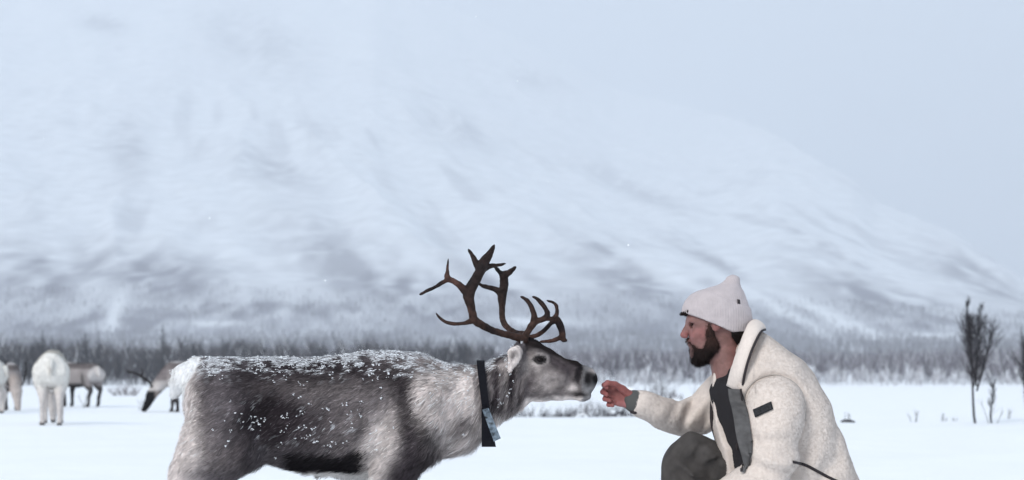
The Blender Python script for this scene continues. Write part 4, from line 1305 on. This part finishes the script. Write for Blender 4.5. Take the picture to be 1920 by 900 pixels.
# ------------------------------------------------------------------ the other reindeer of the herd
def herd_deer(name_label, loc, heading, coat, head='graze', size=1.0, antlers=0, adir=None, seed=0, group='reindeer grazing behind'):
    """x forward, built about its own origin between the feet"""
    rng = np.random.default_rng(seed)
    v = Vol((-.80, -.34, -.01), (1.15, .34, 1.30), 0.0125)
    v.loft([(-.66, .58, .74, .09), (-.62, .50, .83, .15), (-.52, .46, .875, .19), (-.30, .44, .88, .20), (-.05, .40, .875, .215), (.15, .39, .895, .21), (.32, .42, .90, .18), (.45, .47, .86, .13), (.52, .54, .80, .09)], 'x', 0, 0, 2.1, (.10, .06))
    if head == 'graze':
        nk = [(.38, 0, .72), (.55, .01, .58), (.68, .02, .42), (.76, .02, .30)]
        hd = [(.74, .02, .33), (.80, .02, .20), (.86, .02, .09), (.885, .02, .045)]
    else:
        nk = [(.38, 0, .72), (.56, 0, .84), (.68, 0, .98), (.73, 0, 1.03)]
        hd = [(.70, 0, 1.04), (.82, 0, 1.00), (.93, 0, .95), (.98, 0, .925)]
    v.chain(np.array(nk), [.17, .125, .105, .085], .06, 4)
    v.chain(np.array(hd), [.082, .068, .048, .036], .03, 4)
    for s in (-1, 1):
        e = np.array(hd[0]) + [-.02, s * .06, .04]
        v.cone(e, e + [-.06, s * .07, .01], .022, .010, .01)
        ph = rng.uniform(-.07, .07)
        v.chain(np.array([(-.50, s * .11, .64), (-.47, s * .125, .50), (-.53, s * .12, .40), (-.60 + ph * .4, s * .12, .33), (-.585 + ph, s * .12, .20), (-.57 + ph, s * .12, .07), (-.55 + ph, s * .12, .04)]),
                [.15, .10, .065, .042, .031, .029, .032], .05, 4)
        v.cone((-.55 + ph, s * .12, .035), (-.51 + ph, s * .125, .018), .034, .022, .01)
        ph = rng.uniform(-.08, .08)
        v.chain(np.array([(.34, s * .11, .58), (.33, s * .12, .44), (.34 + ph * .4, s * .115, .30), (.34 + ph * .8, s * .115, .20), (.34 + ph, s * .115, .07), (.35 + ph, s * .115, .04)]),
                [.12, .068, .040, .032, .028, .031], .05, 4)
        v.cone((.35 + ph, s * .115, .035), (.39 + ph, s * .12, .018), .034, .022, .01)
    v.cone((-.66, 0, .76), (-.70, 0, .62), .045, .022, .03)
    v.rough(.012, (8, 8, 10), seed, 3)
    V, F = v.skin(1)
    C = coat(V)
    C = np.clip(C * (1 + (0.08 if coat is coat_white else 0.22) * vnoise(V, 30, seed + 5, 3))[:, None], .01, .85)
    root = thing('reindeer', loc, name_label, 'reindeer', heading, group)
    root.scale = (size,) * 3 if np.isscalar(size) else size
    obj('body', V, F, M_HIDE, root, local=True, colors=C)
    # shaggy hair so that the outline is soft
    pos, nor = scatter(V, F, 9000, rng)
    fl = np.tile([-.6, 0, -.7], (len(pos), 1)); fl = fl - nor * (fl * nor).sum(1, keepdims=True)
    FV, FF, FC, FN = blades(pos, nor, fl + .35 * nor + rng.normal(0, .2, pos.shape), np.where(pos[:, 2] < .45, .014, .032) * rng.uniform(.5, 1.2, len(pos)), .007,
                            np.clip(coat(pos) * rng.uniform(.88, 1.1, (len(pos), 1)), .01, .85))
    tag(obj('fur', FV, FF, M_FUR, root, local=True, colors=FC, normals=FN), kind='stuff')
    if antlers:
        for s in (-1, 1):
            b = Bits()
            h0 = np.array(hd[0]) + [-.01, s * .035, .06]
            if head == 'graze':
                fwd, upv = np.array([.55, 0, .83]), np.array([-.83, 0, .55])
            else:
                fwd, upv = np.array([-.3, 0, .95]), np.array([.95, 0, .3])
            if adir:
                fwd, upv = np.array([adir[0], 0, adir[1]]), np.array([-adir[1], 0, adir[0]])
            sd = np.array([0, s, 0.0])
            beam = spline([h0, h0 + .10 * fwd + .04 * upv + .07 * sd, h0 + .22 * fwd + .02 * upv + .14 * sd, h0 + antlers * (.42 * fwd - .08 * upv) + .17 * sd, h0 + antlers * (.52 * fwd - .17 * upv) + .13 * sd], 4)
            c = (.022, .018, .018)
            b.tube(beam, np.linspace(.021, .009, len(beam)), 6, c)
            for t, L, k_ in ((2, .17, -1), (7, .13, 1), (10, .15, -1), (13, .14, 1)):
                p0 = beam[min(t, len(beam) - 1)]
                b.tube(spline([p0, p0 + L * .5 * (fwd * .5 - k_ * upv * .8), p0 + L * (fwd * .9 - k_ * upv * .5)], 3), np.linspace(.011, .003, 7), 5, c)
            b.build('antler', M_WOOD, root, local=True)
    return root

def coat_white(V):
    C = np.tile([.74, .72, .68], (len(V), 1))
    C = C * (1 - .5 * sstep(.55, .35, V[:, 2])[:, None]) + .5 * sstep(.55, .35, V[:, 2])[:, None] * np.array([.42, .35, .34])
    t = (np.exp(-((V[:, 1] / .03) ** 2 + ((V[:, 2] - .66) / .05) ** 2)) * (V[:, 0] < -.6))[:, None]
    C = C * (1 - .5 * t) + .5 * t * np.array([.35, .29, .24])
    h = sstep(.06, .03, V[:, 2])[:, None]
    return C * (1 - h) + h * np.array([.10, .095, .095])

def coat_brown(V):
    x, y, z = V.T
    C = np.tile([.31, .28, .275], (len(V), 1))
    def on(a, c):
        nonlocal C
        a = np.clip(a, 0, 1)[:, None]; C = C * (1 - a) + a * np.array(c)
    on(.8 * sstep(.74, .80, z) * sstep(.90, .86, z), (.10, .085, .085))
    on(.75 * sstep(.86, .90, z), (.50, .49, .49))
    on(.9 * sstep(.50, .44, z) * sstep(-.40, -.32, x) * sstep(.36, .28, x), (.025, .022, .025))
    on(.9 * sstep(.46, .38, z), (.022, .019, .02))
    on(.85 * np.exp(-((x + .45) / .07) ** 2) * sstep(.75, .6, z) , (.045, .04, .04))
    on(.8 * sstep(-.58, -.63, x) * sstep(.45, .6, z), (.66, .62, .60))
    on(.9 * sstep(.56, .66, x) * sstep(.9, .6, z), (.40, .34, .31))
    return C

def coat_grazer(V):
    C = coat_brown(V)
    x, z = V[:, 0], V[:, 2]
    a = sstep(.40, .52, x)[:, None] * sstep(.40, .50, z)[:, None]
    C = C * (1 - a) + a * np.array([.20, .175, .175])
    a = (sstep(.64, .72, x) * sstep(.50, .42, z))[:, None]
    C = C * (1 - a) + a * np.array([.012, .011, .012])
    a = (sstep(.1, .3, x) * sstep(.62, .5, z) * sstep(.36, .42, z))[:, None]
    return C * (1 - .8 * a) + .8 * a * np.array([.60, .56, .54])

def coat_palefaced(V):
    C = coat_brown(V)
    a = (sstep(.66, .74, V[:, 0]))[:, None]
    return C * (1 - a) + a * np.array([.42, .37, .345])

def at(px, py, d, lift=0.0):
    p = P(px, py, d)
    return (p[0], d, float(gz(p[0], d)) + lift)

herd_deer('white reindeer seen from behind standing on open snow', at(98, 797, 23.0), math.radians(102), coat_white, 'graze', (.93, .85, 1.02), 0, None, 3)
herd_deer('grey-brown reindeer with black legs, rump to the right, partly hidden behind the white one', at(146, 763, 37.0), math.radians(140), coat_brown, 'graze', .98, 0, None, 4)
herd_deer('pale-faced antlered reindeer with head lowered, left of the white rump', at(12, 768, 33.0), math.radians(-62), coat_palefaced, 'graze', .92, 1.0, (-.35, .93), 5)
herd_deer('whitish reindeer cut off at the left edge of the photo', at(-62, 770, 30.0), math.radians(172), coat_white, 'graze', .98, 0, None, 6)
herd_deer('dark-faced antlered reindeer grazing behind the large reindeer\'s rump', at(366, 768, 31.0), math.radians(188), coat_grazer, 'graze', .95, 1.0, None, 7)

# ------------------------------------------------------------------ birches, bushes and dry stalks
def branches(b, p, d, L, r, depth, rng, c, up=0.25, spread=0.45, kids=(3, 5), sides=4, gravity=0.0):
    n = 5
    pts = [np.array(p, float)]
    dd = np.array(d, float)
    for i in range(n - 1):
        dd = dd + rng.normal(0, .10, 3) + np.array([0, 0, up * .25 - gravity])
        dd /= np.linalg.norm(dd)
        pts.append(pts[-1] + dd * L / (n - 1))
    pts = np.array(pts)
    b.tube(pts, np.linspace(r, r * (.45 if depth else .25), n), sides, c, cap=False)
    if depth:
        for k_ in range(rng.integers(kids[0], kids[1] + 1)):
            t = rng.uniform(.25, 1.0)
            q = pts[0] + (pts[-1] - pts[0]) * t if n < 3 else np.array([np.interp(t * (n - 1), range(n), pts[:, i]) for i in range(3)])
            a = rng.random() * 6.283
            nd = dd + spread * 2 * np.array([math.cos(a), math.sin(a), rng.uniform(-.1, .5)])
            nd = nd / np.linalg.norm(nd)
            branches(b, q, nd, L * rng.uniform(.38, .62) * (1.15 - .4 * t), r * .5 * (1.1 - .4 * t), depth - 1, rng, c, up, spread, kids, max(3, sides - 1), gravity)

def birch(name, label, loc, h, seed, stems, group='bare birches standing in the snow'):
    rng = np.random.default_rng(seed)
    root = thing(name, loc, label, 'tree', 0, group)
    tr, cr = Bits(), Bits()
    for (dx, z0, lean, hh, cut, r) in stems:
        n = 9
        z = np.linspace(z0 * h - .12 * (z0 == 0), hh * h, n)
        pts = np.stack([dx + lean * (z - z0 * h) + .02 * rng.normal(size=n).cumsum() * .6, .02 * rng.normal(size=n).cumsum(), z], 1)
        rad = np.linspace(r, .004, n)
        tr.tube(pts, rad, 6, (.035, .032, .035))
        for k_ in range(int(100 * (hh - z0))):
            t = rng.uniform(cut, .99)
            q = np.array([np.interp(t * (n - 1), range(n), pts[:, i]) for i in range(3)])
            a = rng.random() * 6.283
            d = np.array([math.cos(a) * .55, math.sin(a) * .55, rng.uniform(.6, 1.4)])
            zz = np.interp(t, [0, 1], [z0, hh])
            w = np.interp(zz, [.25, .42, .55, .7, .78, 1.0], [.07, .19, .23, .19, .08, .045])
            branches(cr, q, d / np.linalg.norm(d), w * h * rng.uniform(.5, 1.15), .0048, 2, rng, (.05, .046, .052), .3, .40, (3, 5), 3)
    tr.build('trunk', M_WOOD, root, local=True)
    cr.build('crown', M_WOOD, root, local=True)
    return root

birch('birch_tree', 'tall bare birch with two leading tips in the snow right of the man', at(1832, 805, 25), 1.66, 5,
      [(0, 0, -.07, 1.0, .30, .018), (-.03, .30, .10, .93, .05, .012), (-.02, .26, .30, .72, .10, .013), (-.03, .34, -.13, .78, .1, .011), (.20, 0, -.02, .30, .5, .012)])
birch('birch_tree', 'bare birch cut by the right edge of the photo', at(1928, 800, 26), 1.25, 9, [(0, 0, -.06, 1.0, .2, .018), (.12, 0, .05, .8, .2, .012)])

def bush(name, label, loc, h, w, n, seed, c, group, snowy=0.0, depth=1):
    rng = np.random.default_rng(seed)
    root = thing(name, loc, label, 'bush', 0, group)
    b, s = Bits(), Bits()
    for k_ in range(n):
        a = rng.random() * 6.283; rr = rng.random() ** .5
        d = np.array([math.cos(a) * .5 * rr * w / h, math.sin(a) * .4 * rr, 1.0])
        p = np.array([math.cos(a) * rr * w * .35, math.sin(a) * rr * w * .3, -.05])
        L = h * rng.uniform(.5, 1.0)
        branches(b, p, d / np.linalg.norm(d), L, .009 + .006 * h, depth, rng, c, .15, .45, (3, 5), 4)
        if rng.random() < snowy:
            q = p + d * L * rng.uniform(.3, .8) / np.linalg.norm(d)
            for _ in range(2):
                s.add(q + rng.normal(0, .06, 3) + ICO_V * np.array([.11, .10, .06]) * rng.uniform(.4, 1.2) * h * (1 + .2 * rng.normal(size=(12, 1))), ICO_F)
    b.build('twigs', M_WOOD, root, local=True)
    if s.n:
        tag(s.build('snow_load', M_CLUMP, root, local=True), kind='stuff')
    return root

gB = 'snowy bushes beyond the snow crest'
DT, MT = (.07, .065, .075), (.16, .15, .16)
for k_, (px, py, d, h, w, n, lab, sn, c) in enumerate([
        (1000, 788, 40, .62, .75, 60, 'low dark bush under the large reindeer\'s throat', .3, DT),
        (1045, 786, 42, .55, .70, 55, 'low dark bush just right of the one beneath the reindeer\'s throat', .35, DT),
        (1090, 786, 45, .68, .8, 34, 'snow-covered pale bush below the reindeer\'s muzzle', .95, MT),
        (1140, 788, 43, .66, .55, 44, 'dark bush straight below the man\'s hand', .4, DT),
        (1172, 786, 44, .58, .45, 36, 'thin dark bush under the man\'s wrist', .4, DT),
        (1240, 770, 48, 1.05, .75, 26, 'taller pale bush above the outstretched sleeve', .45, MT),
        (1290, 765, 55, 1.0, 1.1, 16, 'snow-laden bush between sleeve and the man\'s chest', 1.0, MT),
        (1205, 775, 58, 1.1, 1.0, 16, 'snow-laden bush behind the man\'s wrist', 1.0, MT)]):
    bush('bush', lab, at(px, py, d), h, w, n, 40 + k_, c, gB, sn, 2 if k_ == 5 else 1)
bush('bush', 'wide brownish bush between the dark-legged and the dark-faced grazing reindeer', at(236, 738, 62), .42, 1.1, 40, 60, (.20, .17, .18), gB, .35)

gS = 'dry stalks sticking out of the snow'
def stalk(px, py, d, h, lab, seed):
    rng = np.random.default_rng(seed)
    b = Bits()
    loc = np.array(at(px, py, d))
    for k_ in range(3):
        branches(b, loc + [rng.normal(0, .03), rng.normal(0, .03), -.05], np.array([rng.normal(0, .12), 0, 1.0]), h * rng.uniform(.6, 1.05), .006, 1, rng, (.16, .15, .155), .1, .3, (2, 4), 4)
    V = np.vstack(b.V) - loc
    o = obj('dry_stalk', V, np.vstack(b.F), M_WOOD, colors=np.vstack(b.C))
    o.location = loc
    tag(o, lab, 'stalk', gS)
for k_, (px, py, d, h, lab) in enumerate([
        (1714, 802, 26, .20, 'lone dry stalk midway between the man\'s back and the tall birch'),
        (1770, 801, 26, .16, 'dry stalk just left of the tall birch, taller of two'),
        (1792, 803, 26, .12, 'short dry stalk at the left foot of the tall birch'),
        (1866, 803, 25, .32, 'dry stalk at the right foot of the tall birch'),
        (1893, 800, 27, .20, 'dry stalk between the tall birch and the birch at the edge'),
        (1588, 792, 27, .14, 'faint stalk above the dark rock behind the man\'s back'),
        (156, 765, 36, .45, 'thin pale stalk between the legs of the dark-legged reindeer'),
        (261, 768, 33, .30, 'thin pale stalk left of the dark-faced grazing reindeer')]):
    stalk(px, py, d, h, lab, 70 + k_)

def rock(px, py, d, r, lab, seed):
    V, F = uv_ball((0, 0, 0), (1, .8, .42), 20, 12)
    V = V * (1 + .22 * vnoise(V, 1.6, seed, 3))[:, None] * r
    loc = np.array(at(px, py, d))
    o = obj('rock', V, F, M_ROCK)
    o.location = loc
    tag(o, lab, 'rock')
rock(1590, 799, 25.5, .10, 'small dark rock poking out of the snow behind the man\'s back', 3)

# a few near trees that can be told apart in front of the dark wood
rng_t = np.random.default_rng(88)
for k_, (px, h, lab) in enumerate([(305, 4.9, 'slim tree rising above the dark wood over the grazing reindeer'), (80, 4.4, 'slim tree rising above the dark wood left of the white rump'), (160, 4.2, 'slim tree rising above the dark wood over the dark-legged reindeer')]):
    d = 148.0
    x, y, z = at(px, 720, d)
    root = thing('tree', (x, y, z), lab, 'tree', 0, 'trees along the dark wood')
    tr, cr = Bits(), Bits()
    pts = np.array([(0, 0, -.2), (.05, 0, h * .5), (0, 0, h)])
    tr.tube(pts, [.10, .06, .02], 5, (.04, .04, .045))
    for q in range(70):
        t = rng_t.uniform(.12, .97); a = rng_t.random() * 6.283
        p = np.array([0, 0, h * t]); L = h * .26 * (1.08 - t)
        cr.tube(np.array([p, p + [math.cos(a) * L * .7, math.sin(a) * L * .7, L * rng_t.uniform(.2, .9)]]), [.035, .012], 3, (.05, .05, .058), cap=False)
    tr.build('trunk', M_WOOD, root, local=True); cr.build('crown', M_WOOD, root, local=True)

# ------------------------------------------------------------------ light snowfall
def snowfall():
    rng = np.random.default_rng(77)
    b = Bits()
    for k_ in range(240):
        d = rng.uniform(4.5, 45)
        p = np.array([rng.uniform(-.34, .34) * d, d, CAM_H + rng.uniform(-.06, .22) * d])
        if p[2] < .25 or (5.8 < d < 8.2 and -1.8 < p[0] < 1.8 and p[2] < 1.4):
            continue
        b.add(p + ICO_V * rng.uniform(.002, .0036), ICO_F)
    tag(b.build('falling_snow', M_CLUMP), kind='stuff')
snowfall()
